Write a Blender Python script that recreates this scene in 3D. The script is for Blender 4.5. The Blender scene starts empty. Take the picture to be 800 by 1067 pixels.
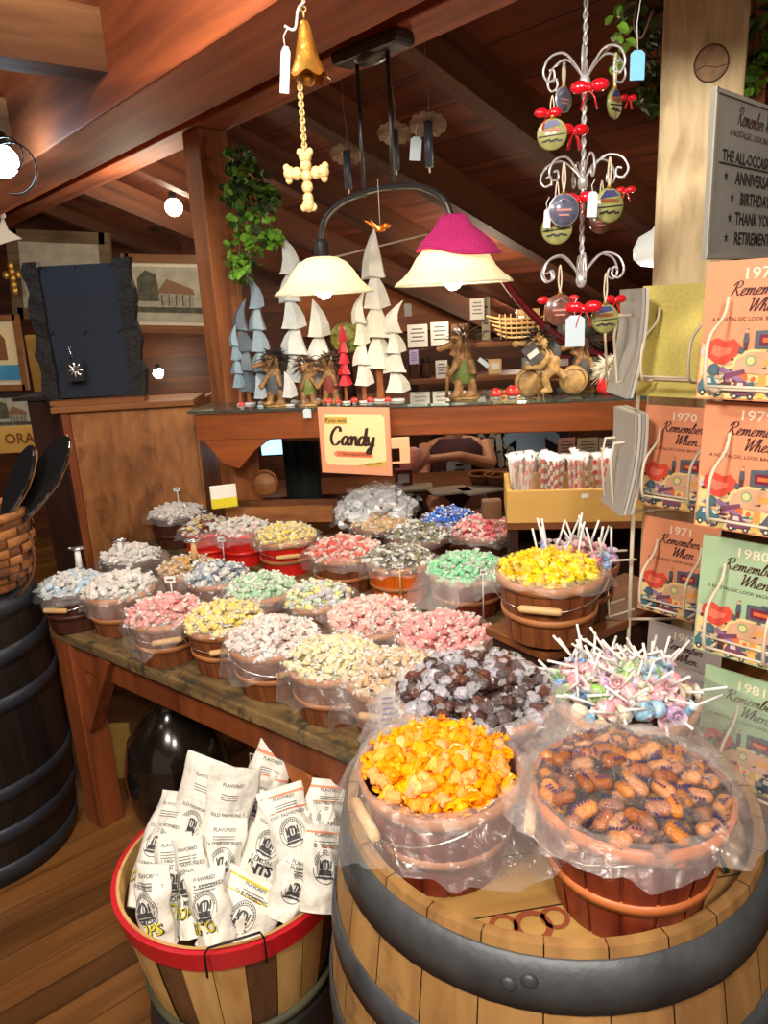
import bpy, math, random
from mathutils import Vector, Matrix, noise, Quaternion
C = bpy.context.scene.collection
SC = bpy.context.scene
V = Vector
PI = math.pi
random.seed(7)
# ---------------------------------------------------------------- camera
F0 = 770.0
pit = math.radians(15.5); rol = math.radians(3.1); EYE = V((0, 0, 1.6))
FW = V((0, math.cos(pit), -math.sin(pit))); R0 = V((1, 0, 0)); U0 = V((0, math.sin(pit), math.cos(pit)))
RT = R0*math.cos(rol) - U0*math.sin(rol); UP = U0*math.cos(rol) + R0*math.sin(rol)
cam = bpy.data.cameras.new('camera'); co = bpy.data.objects.new('camera', cam); C.objects.link(co)
m = Matrix((RT, UP, -FW)).transposed().to_4x4(); m.translation = EYE; co.matrix_world = m
cam.sensor_fit = 'VERTICAL'; cam.sensor_height = 24.0; cam.lens = F0/1067*24.0; cam.clip_start = 0.02
SC.camera = co

def ray(x, y): return FW + RT*((x-400)/F0) + UP*((533.5-y)/F0)
def atZ(x, y, z): d = ray(x, y); return EYE + d*((z-1.6)/d.z)
def atY(x, y, Y): d = ray(x, y); return EYE + d*(Y/d.y)

# ---------------------------------------------------------------- world, lights, exposure
w = bpy.data.worlds.new('world'); SC.world = w; w.use_nodes = True
w.node_tree.nodes['Background'].inputs[0].default_value = (1.0, .82, .66, 1)
w.node_tree.nodes['Background'].inputs[1].default_value = 0.26
SC.view_settings.view_transform = 'Standard'; SC.view_settings.look = 'None'
SC.view_settings.gamma = 1; SC.view_settings.use_curve_mapping = False
SC.view_settings.exposure = 0.55

def lamp(kind, loc, e, col, size=.1, aim=None, spot=None):
    l = bpy.data.lights.new('light', kind); l.energy = e; l.color = col
    if kind == 'AREA': l.size = size
    else: l.shadow_soft_size = size
    if spot: l.spot_size = math.radians(spot); l.spot_blend = .7
    o = bpy.data.objects.new('light', l); C.objects.link(o); o.location = loc
    if aim is not None: o.rotation_euler = (V(aim)-V(loc)).to_track_quat('-Z', 'Y').to_euler()
    return o
WARM = (1.0, .80, .58); NEUT = (1.0, .90, .78)
# assumed ceiling lamps out of view, placed as front fill for the near things
lamp('AREA', (-.7, -.2, 2.5), 38, NEUT, .35, (-.3, 1.8, .7))
lamp('AREA', (.3, -.6, 2.45), 26, NEUT, .35, (.3, 1.6, .8))
lamp('AREA', (-.45, 1.25, 2.4), 13, NEUT, .25, (-.3, 2.0, .7))  # unseen lamp added over the table to brighten its middle
lamp('POINT', (-1.5, 1.0, 2.3), 7, WARM, .1)  # this and the next points: unseen fill for the left and the back
lamp('POINT', (-1.0, 3.6, 2.0), 9, WARM, .08)
lamp('POINT', (.5, 4.0, 1.6), 9, WARM, .08)
lamp('POINT', (-2.3, 3.6, 2.0), 9, WARM, .08)

# ---------------------------------------------------------------- materials
MT = {}
def nodes(name):
    m = bpy.data.materials.new(name); m.use_nodes = True
    return m, m.node_tree, m.node_tree.nodes['Principled BSDF']
def L(c): return tuple(c)+(1,) if len(c) == 3 else c
def sr(r, g, b):
    f = lambda v: ((v/255+.055)/1.055)**2.4 if v > 10 else v/255/12.92
    return (f(r), f(g), f(b))
def mat(name, col, rough=.5, metal=0, bump=0, bscale=60, var=0, vscale=8, emit=None, es=0, coat=0, spec=.5, trans=0, objvar=0):
    if name in MT: return MT[name]
    m, t, b = nodes(name); MT[name] = m; n = t.nodes; k = t.links
    b.inputs['Base Color'].default_value = L(col); b.inputs['Roughness'].default_value = rough
    b.inputs['Metallic'].default_value = metal; b.inputs['Coat Weight'].default_value = coat
    b.inputs['Specular IOR Level'].default_value = spec
    if trans: b.inputs['Transmission Weight'].default_value = trans
    if emit: b.inputs['Emission Color'].default_value = L(emit); b.inputs['Emission Strength'].default_value = es
    tc = n.new('ShaderNodeTexCoord')
    cur = None
    if var:
        nz = n.new('ShaderNodeTexNoise'); nz.inputs['Scale'].default_value = vscale; nz.inputs['Detail'].default_value = 6
        k.new(tc.outputs['Object'], nz.inputs['Vector'])
        mr = n.new('ShaderNodeMapRange'); mr.inputs[1].default_value = .3; mr.inputs[2].default_value = .7
        mr.inputs[3].default_value = 1-var; mr.inputs[4].default_value = 1+var*.6
        k.new(nz.outputs['Fac'], mr.inputs[0])
        hs = n.new('ShaderNodeHueSaturation'); hs.inputs['Color'].default_value = L(col); k.new(mr.outputs[0], hs.inputs['Value'])
        cur = hs
    if objvar:
        oi = n.new('ShaderNodeObjectInfo'); h2 = n.new('ShaderNodeHueSaturation')
        mr = n.new('ShaderNodeMapRange'); mr.inputs[3].default_value = 1-objvar; mr.inputs[4].default_value = 1+objvar*.7
        k.new(oi.outputs['Random'], mr.inputs[0]); k.new(mr.outputs[0], h2.inputs['Value'])
        mr2 = n.new('ShaderNodeMapRange'); mr2.inputs[3].default_value = .82; mr2.inputs[4].default_value = 1.2
        mm = n.new('ShaderNodeMath'); mm.operation = 'FRACT'; mu = n.new('ShaderNodeMath'); mu.operation = 'MULTIPLY'; mu.inputs[1].default_value = 7.3
        k.new(oi.outputs['Random'], mu.inputs[0]); k.new(mu.outputs[0], mm.inputs[0]); k.new(mm.outputs[0], mr2.inputs[0]); k.new(mr2.outputs[0], h2.inputs['Saturation'])
        if cur: k.new(cur.outputs[0], h2.inputs['Color'])
        else: h2.inputs['Color'].default_value = L(col)
        cur = h2
    if cur: k.new(cur.outputs[0], b.inputs['Base Color'])
    if bump:
        nb = n.new('ShaderNodeTexNoise'); nb.inputs['Scale'].default_value = bscale; nb.inputs['Detail'].default_value = 4
        k.new(tc.outputs['Object'], nb.inputs['Vector'])
        bp = n.new('ShaderNodeBump'); bp.inputs['Strength'].default_value = bump; bp.inputs['Distance'].default_value = .01
        k.new(nb.outputs['Fac'], bp.inputs['Height']); k.new(bp.outputs[0], b.inputs['Normal'])
    return m
def wood(name, c1, c2, axis='X', scale=6, stretch=.08, rough=.6, planks=0, rot=0, worn=None, knots=0, bump=.25, spec=.4, fine=1.0):
    """grain streaks along one local axis; planks = board width in metres across it"""
    if name in MT: return MT[name]
    m, t, b = nodes(name); MT[name] = m; n = t.nodes; k = t.links
    tc = n.new('ShaderNodeTexCoord'); mp = n.new('ShaderNodeMapping'); mp.inputs['Rotation'].default_value = (0, 0, rot)
    k.new(tc.outputs['Object'], mp.inputs['Vector'])
    mp2 = n.new('ShaderNodeMapping'); s = [1, 1, 1]; s['XYZ'.index(axis)] = stretch; mp2.inputs['Scale'].default_value = s
    k.new(mp.outputs[0], mp2.inputs['Vector'])
    vec = mp2.outputs[0]
    if planks:
        sx = n.new('ShaderNodeSeparateXYZ'); k.new(mp.outputs[0], sx.inputs[0])
        ax = 'Y' if axis == 'X' else 'X' if axis in 'YZ' else 'Y'
        if planks < 0: ax = 'Z'
        dv = n.new('ShaderNodeMath'); dv.operation = 'DIVIDE'; dv.inputs[1].default_value = abs(planks); k.new(sx.outputs[ax], dv.inputs[0])
        fl = n.new('ShaderNodeMath'); fl.operation = 'FLOOR'; k.new(dv.outputs[0], fl.inputs[0])
        fr = n.new('ShaderNodeMath'); fr.operation = 'FRACT'; k.new(dv.outputs[0], fr.inputs[0])
        wn = n.new('ShaderNodeTexWhiteNoise'); wn.noise_dimensions = '1D'; k.new(fl.outputs[0], wn.inputs['W'])
        ad = n.new('ShaderNodeVectorMath'); ad.operation = 'MULTIPLY_ADD'; ad.inputs[1].default_value = (7, 7, 7)
        k.new(wn.outputs['Color'], ad.inputs[0]); k.new(vec, ad.inputs[2]); vec = ad.outputs[0]
    n1 = n.new('ShaderNodeTexNoise'); n1.inputs['Scale'].default_value = scale*4*fine; n1.inputs['Detail'].default_value = 8; n1.inputs['Distortion'].default_value = .6
    k.new(vec, n1.inputs['Vector'])
    n2 = n.new('ShaderNodeTexNoise'); n2.inputs['Scale'].default_value = scale*.6; n2.inputs['Detail'].default_value = 3
    k.new(vec, n2.inputs['Vector'])
    mx = n.new('ShaderNodeMath'); mx.operation = 'ADD'; k.new(n1.outputs['Fac'], mx.inputs[0]); k.new(n2.outputs['Fac'], mx.inputs[1])
    cr = n.new('ShaderNodeMapRange'); cr.inputs[1].default_value = .72; cr.inputs[2].default_value = 1.28; k.new(mx.outputs[0], cr.inputs[0])
    mc = n.new('ShaderNodeMix'); mc.data_type = 'RGBA'; mc.inputs[6].default_value = L(c1); mc.inputs[7].default_value = L(c2)
    k.new(cr.outputs[0], mc.inputs[0]); col = mc.outputs[2]
    hb = n1.outputs['Fac']
    if planks:
        hs = n.new('ShaderNodeHueSaturation'); mr = n.new('ShaderNodeMapRange'); mr.inputs[3].default_value = .7; mr.inputs[4].default_value = 1.25
        k.new(wn.outputs['Value'], mr.inputs[0]); k.new(mr.outputs[0], hs.inputs['Value']); k.new(col, hs.inputs['Color'])
        lt = n.new('ShaderNodeMath'); lt.operation = 'GREATER_THAN'; lt.inputs[1].default_value = .025; k.new(fr.outputs[0], lt.inputs[0])
        m3 = n.new('ShaderNodeMix'); m3.data_type = 'RGBA'; m3.inputs[6].default_value = (.01, .006, .004, 1)
        k.new(lt.outputs[0], m3.inputs[0]); k.new(hs.outputs[0], m3.inputs[7]); col = m3.outputs[2]
    if worn:
        nw = n.new('ShaderNodeTexNoise'); nw.inputs['Scale'].default_value = worn[1]; nw.inputs['Detail'].default_value = 7; nw.inputs['Roughness'].default_value = .65
        k.new(mp.outputs[0], nw.inputs['Vector'])
        mw = n.new('ShaderNodeMapRange'); mw.inputs[1].default_value = worn[2]; mw.inputs[2].default_value = worn[2]+.12; k.new(nw.outputs['Fac'], mw.inputs[0])
        m4 = n.new('ShaderNodeMix'); m4.data_type = 'RGBA'; m4.inputs[7].default_value = L(worn[0]); k.new(mw.outputs[0], m4.inputs[0]); k.new(col, m4.inputs[6]); col = m4.outputs[2]
    if knots:
        vo = n.new('ShaderNodeTexVoronoi'); vo.inputs['Scale'].default_value = knots; k.new(mp2.outputs[0], vo.inputs['Vector'])
        mk = n.new('ShaderNodeMapRange'); mk.inputs[1].default_value = .03; mk.inputs[2].default_value = .10; k.new(vo.outputs['Distance'], mk.inputs[0])
        m5 = n.new('ShaderNodeMix'); m5.data_type = 'RGBA'; m5.inputs[6].default_value = L([v*.25 for v in c1]); k.new(mk.outputs[0], m5.inputs[0]); k.new(col, m5.inputs[7]); col = m5.outputs[2]
    k.new(col, b.inputs['Base Color']); b.inputs['Roughness'].default_value = rough; b.inputs['Specular IOR Level'].default_value = spec
    bp = n.new('ShaderNodeBump'); bp.inputs['Strength'].default_value = bump; bp.inputs['Distance'].default_value = .004
    k.new(hb, bp.inputs['Height']); k.new(bp.outputs[0], b.inputs['Normal'])
    return m
def plastic(name, tint=(1, 1, 1), milky=.07, rough=.18, bscale=35, bump=.9, g0=.05, g1=.40):
    if name in MT: return MT[name]
    m = bpy.data.materials.new(name); m.use_nodes = True; MT[name] = m; t = m.node_tree; n = t.nodes; k = t.links
    n.remove(n['Principled BSDF']); out = n['Material Output']
    tr = n.new('ShaderNodeBsdfTransparent'); tr.inputs[0].default_value = L(tint)
    gl = n.new('ShaderNodeBsdfGlossy'); gl.inputs['Roughness'].default_value = rough; gl.inputs[0].default_value = (1, 1, 1, 1)
    df = n.new('ShaderNodeBsdfDiffuse'); df.inputs[0].default_value = (.85, .87, .9, 1)
    tl = n.new('ShaderNodeBsdfTranslucent'); tl.inputs[0].default_value = (.85, .87, .9, 1)
    a = n.new('ShaderNodeAddShader'); k.new(df.outputs[0], a.inputs[0]); k.new(tl.outputs[0], a.inputs[1])
    tc = n.new('ShaderNodeTexCoord'); nz = n.new('ShaderNodeTexNoise'); nz.inputs['Scale'].default_value = bscale; nz.inputs['Detail'].default_value = 5; nz.inputs['Distortion'].default_value = 1.2
    k.new(tc.outputs['Object'], nz.inputs['Vector']); bp = n.new('ShaderNodeBump'); bp.inputs['Strength'].default_value = bump; bp.inputs['Distance'].default_value = .012
    k.new(nz.outputs['Fac'], bp.inputs['Height'])
    k.new(bp.outputs[0], gl.inputs['Normal'])
    m1 = n.new('ShaderNodeMixShader'); m1.inputs[0].default_value = milky; k.new(tr.outputs[0], m1.inputs[1]); k.new(a.outputs[0], m1.inputs[2])
    fz = n.new('ShaderNodeLayerWeight'); fz.inputs[0].default_value = .25; k.new(bp.outputs[0], fz.inputs['Normal'])
    mr = n.new('ShaderNodeMapRange'); mr.inputs[3].default_value = g0; mr.inputs[4].default_value = g1; k.new(fz.outputs['Facing'], mr.inputs[0])
    m2 = n.new('ShaderNodeMixShader'); k.new(mr.outputs[0], m2.inputs[0]); k.new(m1.outputs[0], m2.inputs[1]); k.new(gl.outputs[0], m2.inputs[2])
    k.new(m2.outputs[0], out.inputs['Surface'])
    return m

# ---------------------------------------------------------------- mesh builder
class MB:
    def __init__(s): s.v = []; s.f = []; s.mi = []; s.sm = []; s.mats = []; s.cur = 0
    def use(s, m):
        if m not in s.mats: s.mats.append(m)
        s.cur = s.mats.index(m); return s
    def add(s, vs, fs, smooth=False, M=None):
        b = len(s.v)
        for p in vs: s.v.append(tuple(M @ V(p)) if M is not None else tuple(p))
        for f in fs: s.f.append([b+i for i in f]); s.mi.append(s.cur); s.sm.append(smooth)
        return s
    def box(s, c, d, M=None, rz=0):
        x, y, z = d[0]/2, d[1]/2, d[2]/2
        vs = [V((i*x, j*y, k*z)) for k in (-1, 1) for j in (-1, 1) for i in (-1, 1)]
        if rz: r = Matrix.Rotation(rz, 3, 'Z'); vs = [r @ v for v in vs]
        vs = [v+V(c) for v in vs]
        return s.add(vs, [(0, 2, 3, 1), (4, 5, 7, 6), (0, 1, 5, 4), (1, 3, 7, 5), (3, 2, 6, 7), (2, 0, 4, 6)], False, M)
    def beam(s, a, b, wd, ht, up=(0, 0, 1)):
        a = V(a); b = V(b); d = (b-a).normalized(); sd = d.cross(V(up)).normalized(); u = sd.cross(d)
        vs = [p+sd*(i*wd/2)+u*(j*ht/2) for p in (a, b) for j in (-1, 1) for i in (-1, 1)]
        return s.add(vs, [(0, 2, 3, 1), (4, 5, 7, 6), (0, 1, 5, 4), (1, 3, 7, 5), (3, 2, 6, 7), (2, 0, 4, 6)])
    def tube(s, pts, r, n=8, closed=False, cap=True, rad=None, flat=None):
        pts = [V(p) for p in pts]; N = len(pts); base = len(s.v); prev = None
        for i, p in enumerate(pts):
            if closed: d = pts[(i+1) % N]-pts[i-1]
            else: d = pts[min(i+1, N-1)]-pts[max(i-1, 0)]
            if d.length < 1e-9: d = V((0, 0, 1))
            d.normalize()
            if prev is None:
                a = V((0, 0, 1)) if abs(d.z) < .9 else V((1, 0, 0))
                u = d.cross(a).normalized()
            else: u = (prev-d*prev.dot(d)).normalized()
            prev = u; w_ = d.cross(u); rr = rad[i] if rad else r
            for j in range(n):
                a = 2*PI*j/n; s.v.append(tuple(p+u*(math.cos(a)*rr)+w_*(math.sin(a)*rr*(flat or 1))))
        for i in range(N if closed else N-1):
            for j in range(n):
                a = base+i*n+j; b = base+i*n+(j+1) % n; c = base+((i+1) % N)*n+(j+1) % n; d = base+((i+1) % N)*n+j
                s.f.append([a, b, c, d]); s.mi.append(s.cur); s.sm.append(True)
        if cap and not closed:
            s.f.append([base+j for j in range(n)][::-1]); s.mi.append(s.cur); s.sm.append(False)
            s.f.append([base+(N-1)*n+j for j in range(n)]); s.mi.append(s.cur); s.sm.append(False)
        return s
    def lathe(s, prof, n=24, fn=None, smooth=True, M=None, a0=0, a1=2*PI, capb=False, capt=False):
        full = abs(a1-a0-2*PI) < 1e-6; cols = n if full else n+1; vs = []; fs = []
        for (r, z) in prof:
            for j in range(cols):
                a = a0+(a1-a0)*j/n; q = V((r*math.cos(a), r*math.sin(a), z))
                if fn: q = fn(q, a, r, z)
                vs.append(q)
        for i in range(len(prof)-1):
            for j in range(n):
                j2 = (j+1) % cols
                fs.append((i*cols+j, i*cols+j2, (i+1)*cols+j2, (i+1)*cols+j))
        if capb: fs.append(tuple(range(cols))[::-1])
        if capt: fs.append(tuple((len(prof)-1)*cols+j for j in range(cols)))
        return s.add(vs, fs, smooth, M)
    def ell(s, c, r, n=12, m_=8, M=None, fn=None):
        c = V(c); r = (r, r, r) if isinstance(r, (int, float)) else r
        vs = []; fs = []
        for i in range(m_+1):
            t = PI*i/m_
            for j in range(n):
                a = 2*PI*j/n; q = V((math.sin(t)*math.cos(a)*r[0], math.sin(t)*math.sin(a)*r[1], math.cos(t)*r[2]))
                if fn: q = fn(q)
                vs.append(q+c)
        for i in range(m_):
            for j in range(n): fs.append((i*n+j, (i+1)*n+j, (i+1)*n+(j+1) % n, i*n+(j+1) % n))
        return s.add(vs, fs, True, M)
    def plate(s, pts, t, M=None):
        """polygon in local xz, thickness t along y"""
        n = len(pts); vs = [(p[0], -t/2, p[1]) for p in pts]+[(p[0], t/2, p[1]) for p in pts]
        fs = [tuple(range(n)), tuple(range(2*n-1, n-1, -1))]+[(i, i+n, (i+1) % n+n, (i+1) % n) for i in range(n)]
        return s.add(vs, fs, False, M)
    def mesh(s, name):
        me = bpy.data.meshes.new(name); me.from_pydata(s.v, [], s.f)
        for m_ in s.mats: me.materials.append(m_)
        me.polygons.foreach_set('material_index', s.mi); me.polygons.foreach_set('use_smooth', s.sm); me.update()
        return me
    def build(s, name, m_=None, parent=None, bevel=0, loc=None, label=None):
        if m_ is not None and not s.mats: s.mats = [m_]
        o = bpy.data.objects.new(name, s.mesh(name)); C.objects.link(o)
        if parent is not None: o.parent = parent
        if loc is not None: o.location = loc
        if bevel:
            b = o.modifiers.new('bevel', 'BEVEL'); b.width = bevel; b.segments = 2; b.limit_method = 'ANGLE'; b.angle_limit = math.radians(50)
        if label: o['label'] = label
        return o
def tag(o, label=None, cat=None, group=None, kind=None):
    if label: o['label'] = label
    if cat: o['category'] = cat
    if group: o['group'] = group
    if kind: o['kind'] = kind
    return o
def thing(name, loc, label, cat, rz=0, group=None):
    o = bpy.data.objects.new(name, None); o.empty_display_size = .05; C.objects.link(o)
    o.location = loc; o.rotation_euler = (0, 0, rz); return tag(o, label, cat, group)
def struct(o): o['kind'] = 'structure'; return o
def kids(o): return [c for c in C.objects if c.parent is o]
def place(o, mtx): o.matrix_world = mtx; return o
def frame_from(o, zaxis, yaxis_hint):
    """matrix with z along zaxis, -y facing roughly yaxis_hint"""
    z = V(zaxis).normalized(); f = V(yaxis_hint); f = (f-z*f.dot(z)).normalized(); y = -f; x = y.cross(z)
    M = Matrix((x, y, z)).transposed().to_4x4(); M.translation = V(o); return M
def arc(c, r, a0, a1, n, plane='xz'):
    out = []
    for i in range(n+1):
        a = a0+(a1-a0)*i/n; u, v_ = math.cos(a)*r, math.sin(a)*r
        out.append(V(c)+(V((u, 0, v_)) if plane == 'xz' else V((u, v_, 0)) if plane == 'xy' else V((0, u, v_))))
    return out
def spline(ps, k=6):
    ps = [V(p) if len(p) == 3 else V((p[0], p[1], 0)) for p in ps]; out = []
    for i in range(len(ps)-1):
        p0 = ps[max(i-1, 0)]; p1 = ps[i]; p2 = ps[i+1]; p3 = ps[min(i+2, len(ps)-1)]
        for j in range(k):
            t = j/k; out.append(.5*((2*p1)+(-p0+p2)*t+(2*p0-5*p1+4*p2-p3)*t*t+(-p0+3*p1-3*p2+p3)*t**3))
    out.append(ps[-1]); return out

# ---------------------------------------------------------------- lettering
_tc = {}
def text_geo(s, shear=0, bold=0):
    key = (s, shear, bold)
    if key in _tc: return _tc[key]
    cu = bpy.data.curves.new('t', 'FONT'); cu.body = s; cu.size = 1; cu.shear = shear; cu.offset = bold; cu.align_x = 'CENTER'; cu.resolution_u = 2
    o = bpy.data.objects.new('t', cu); C.objects.link(o); dg = bpy.context.evaluated_depsgraph_get(); dg.update()
    me = bpy.data.meshes.new_from_object(o.evaluated_get(dg))
    vs = [v.co.copy() for v in me.vertices]; fs = [tuple(p.vertices) for p in me.polygons]
    bpy.data.objects.remove(o); bpy.data.curves.remove(cu); bpy.data.meshes.remove(me)
    _tc[key] = (vs, fs); return _tc[key]
def put_text(mb, s, x, z, size, y=0, shear=0, bold=0, wide=1, fn=None, rot=0):
    """writes in the local xz plane facing -y"""
    vs, fs = text_geo(s, shear, bold); c, sn = math.cos(rot), math.sin(rot); out = []
    for v in vs:
        a, b = v.x*size*wide, v.y*size
        q = V((x+a*c-b*sn, y, z+a*sn+b*c)); out.append(fn(q) if fn else q)
    mb.add(out, fs)
GL = {'C': (1.45, [[(1.25, 1.5), (1.2, 1.9), (.8, 2.05), (.3, 1.5), (.1, .7), (.4, .02), (.9, .05), (1.3, .5)]]),
 'a': (1.1, [[(.8, .85), (.5, 1), (.1, .6), (.15, .1), (.45, .05), (.75, .5), (.85, .95), (.8, .2), (.95, 0), (1.12, .2)]]),
 'n': (1.05, [[(0, .7), (.15, 1), (.2, .5), (.18, 0), (.25, .5), (.55, .98), (.75, .8), (.75, .2), (.9, 0), (1.08, .2)]]),
 'd': (1.1, [[(.75, .8), (.45, 1), (.1, .6), (.15, .08), (.45, .02), (.75, .5), (.98, 2.0), (.85, .3), (.95, 0), (1.12, .2)]]),
 'y': (1.0, [[(0, .8), (.1, 1), (.15, .4), (.35, .02), (.65, .4), (.8, 1), (.7, 0), (.45, -.9), (.1, -.85), (.3, -.4), (.95, .15)]]),
 'R': (1.45, [[(.25, 0), (.4, 1), (.5, 1.9)], [(0, 1.4), (.3, 1.9), (.9, 2.05), (1.2, 1.6), (.9, 1.15), (.5, 1.05), (.85, .5), (1.15, .02), (1.45, .15)]]),
 'e': (.85, [[(0, .2), (.45, .5), (.62, .85), (.42, 1.02), (.15, .65), (.2, .12), (.5, 0), (.87, .25)]]),
 'm': (1.35, [[(0, .7), (.12, 1), (.15, 0), (.3, .7), (.48, 1), (.6, .7), (.58, 0), (.73, .7), (.92, 1), (1.04, .7), (1.04, .15), (1.2, 0), (1.37, .2)]]),
 'b': (.9, [[(0, .2), (.4, 1.5), (.35, 2), (.18, 1.6), (.12, .3), (.35, 0), (.68, .3), (.65, .85), (.5, .95), (.92, .8)]]),
 'r': (.7, [[(0, .4), (.15, 1.05), (.25, .85), (.5, .9), (.45, .2), (.58, 0), (.72, .2)]]),
 'W': (1.75, [[(0, 1.7), (.25, 2), (.35, 1.2), (.45, 0), (.8, 1.2), (1.0, 1.9), (1.05, .8), (1.15, 0), (1.55, 1.2), (1.85, 2.05)]]),
 'h': (.95, [[(0, .2), (.4, 1.5), (.36, 2), (.18, 1.6), (.12, 0), (.28, .7), (.5, 1), (.65, .7), (.65, .15), (.78, 0), (.97, .2)]]),
 '.': (.35, [[(.1, .0), (.2, .08)]]), ' ': (.6, [])}
def script(mb, s, x, z, size, y=0, wgt=.1, slant=.3):
    tot = sum(GL[c][0] for c in s)*size; cx = x-tot/2
    for c in s:
        adv, st = GL[c]
        for p in st:
            q = spline(p, 4); vs = []; fs = []
            for i, a in enumerate(q):
                d = (q[min(i+1, len(q)-1)]-q[max(i-1, 0)]); d = d.normalized() if d.length > 1e-6 else V((1, 0, 0)); nn = V((-d.y, d.x, 0))
                ww = wgt*(.5+.8*abs(d.y))
                for sg in (-1, 1):
                    b = a+nn*ww*sg*.5; vs.append((cx+(b.x+b.y*slant)*size, y-.0001*(i % 2), z+b.y*size))
            for i in range(len(q)-1): fs.append((2*i, 2*i+1, 2*i+3, 2*i+2))
            mb.add(vs, fs)
        cx += adv*size
# ---------------------------------------------------------------- shared materials
W_beam = wood('beam wood', sr(182, 96, 52), sr(116, 56, 30), 'X', 5, .08, .7, knots=2.2)
W_ceil = wood('ceiling boards', sr(136, 72, 46), sr(68, 36, 24), 'X', 4, .1, .7, planks=.19)
W_raft = wood('rafter wood', sr(120, 70, 42), sr(62, 36, 24), 'X', 5, .08, .7)
W_wall = wood('wall siding', sr(104, 54, 26), sr(50, 26, 14), 'X', 5, .1, .6, planks=-.14)
W_floor = wood('floor planks', sr(150, 100, 52), sr(88, 54, 26), 'X', 4, .09, .38, planks=.085, rot=0, spec=.5)
W_postd = wood('post wood', sr(184, 112, 64), sr(104, 58, 32), 'Z', 5, .08, .7, knots=2)
W_postp = wood('pale rough post', sr(238, 216, 172), sr(168, 138, 98), 'Z', 6, .22, .85, bump=.8, fine=1.6, knots=0)
W_shelf = wood('shelf wood', sr(158, 84, 36), sr(104, 50, 20), 'X', 6, .08, .45)
W_table = wood('worn table top', sr(150, 122, 78), sr(76, 62, 42), 'X', 9, .16, .5, worn=(sr(60, 58, 48), 20, .5))
W_tleg = wood('table frame wood', sr(150, 80, 42), sr(96, 46, 22), 'Z', 5, .1, .5)
W_ply = wood('plywood', sr(172, 114, 66), sr(112, 68, 36), 'Z', 6, .35, .5, worn=(sr(92, 52, 28), 4, .52))
W_riser = wood('riser wood', sr(140, 84, 42), sr(84, 46, 24), 'X', 5, .1, .5)
W_tray = wood('yellow tray wood', sr(214, 172, 96), sr(196, 150, 76), 'X', 3, .2, .5)
M_black = mat('black', (.012, .012, .014), .45)
M_dark = mat('dark wood', sr(54, 30, 20), .75, var=.3, spec=.2)
M_iron = mat('dark iron', sr(60, 58, 58), .45, .8, bump=.1)
M_hoop = mat('galvanised hoop', sr(84, 88, 92), .5, .5, bump=.12, bscale=60, var=.35, vscale=14)
M_glass = mat('glass sheet', (.55, .8, .78), .03, trans=.95)
M_white = mat('white', (.8, .8, .78), .5)
M_paper = mat('white paper', (.86, .84, .78), .7)
M_ink = mat('black ink', (.02, .02, .02), .6)
M_red = mat('red paint', sr(200, 24, 36), .35)
M_gold = mat('gold', sr(214, 170, 84), .35, .7, bump=.2)
M_silver = mat('silver', (.8, .8, .82), .22, 1)
M_wire = mat('cream wire', sr(214, 200, 176), .4)

# ---------------------------------------------------------------- room
HD = V((.63, -.777, 0)).normalized(); ND = V((.777, .63, 0)).normalized()
hang = math.atan2(HD.y, HD.x)
o = MB().box((0, 0, -.02), (12, 12, .04)).build('floor', W_floor, loc=(0, 2, 0)); o.rotation_euler.z = math.radians(39); struct(o)
o = MB().box((0, 0, 0), (11, .1, 3.2)).build('wall_back', W_wall, loc=(0, 5.6, 1.6)); struct(o)
o = MB().box((0, 0, 0), (8, .1, 3.2)).build('wall_left', W_wall, loc=(-4, 1.7, 1.6)); o.rotation_euler.z = PI/2; struct(o)
# flat ceiling on the near side
HO = atZ(230, 139, 2.25)
o = MB().box((0, -2.5, .02), (12, 5.0, .04)).build('ceiling', W_ceil, loc=(HO.x, HO.y, 2.58)); o.rotation_euler.z = hang; struct(o)
# ceiling falling away beyond the header
sl = math.radians(20)
Ms = Matrix.Translation(V((HO.x, HO.y, 2.46))) @ Matrix.Rotation(hang, 4, 'Z') @ Matrix.Rotation(-sl, 4, 'X')
o = MB().box((0, 2.9, .02), (12, 5.8, .04)).build('ceiling', W_ceil); o.matrix_world = Ms; struct(o)
for i, s in enumerate((-4.1, -3.3, -2.5, -1.75, -1.0, -.35, .3, .95, 1.6)):
    o = MB().box((0, 0, 0), (5.6, .075, .14)).build('rafter', W_raft); o.matrix_world = Ms @ Matrix.Translation((s, 2.85, -.07)) @ Matrix.Rotation(PI/2, 4, 'Z'); struct(o)
# header beam B (on the posts) and the heavier beam A in front of it
def hbeam(name, pnear, zb, wd, ht, a=-4.5, b=2.6, lab=None):
    p = V((pnear.x, pnear.y, 0)); c = p + HD*((a+b)/2) + ND*(wd/2)
    o = MB().box((0, 0, 0), (b-a, wd, ht)).build(name, W_beam, loc=(c.x, c.y, zb+ht/2), bevel=.006); o.rotation_euler.z = hang; return struct(o)
nb = atZ(230, 116, 2.25); fb = atZ(230, 139, 2.25); wB = (fb-nb).dot(ND)
hbeam('trim_1', nb, 2.25, max(wB, .1), .24)
na = atZ(260, 20, 2.15); fa = atZ(260, 94, 2.15); wA = (fa-na).dot(ND)
hbeam('trim_2', na, 2.15, wA, .40)
print('beams', wB, wA)
# pale strip (conduit) along the header
# joists butting into the big beam from the near side
j0 = atZ(127, 82, 2.24)
for k, dd in enumerate((0, -.95, .95)):
    p = j0 + HD*dd; a = V((p.x, p.y, 2.31)); b = a - ND*2.6
    o = MB().beam((0, 0, 0), b-a, .11, .15).build('rafter', wood('near joist wood', sr(150, 104, 64), sr(92, 56, 32), 'X', 5, .1, .7, rot=math.atan2(ND.y, ND.x)*-1), loc=a); struct(o)
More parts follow.
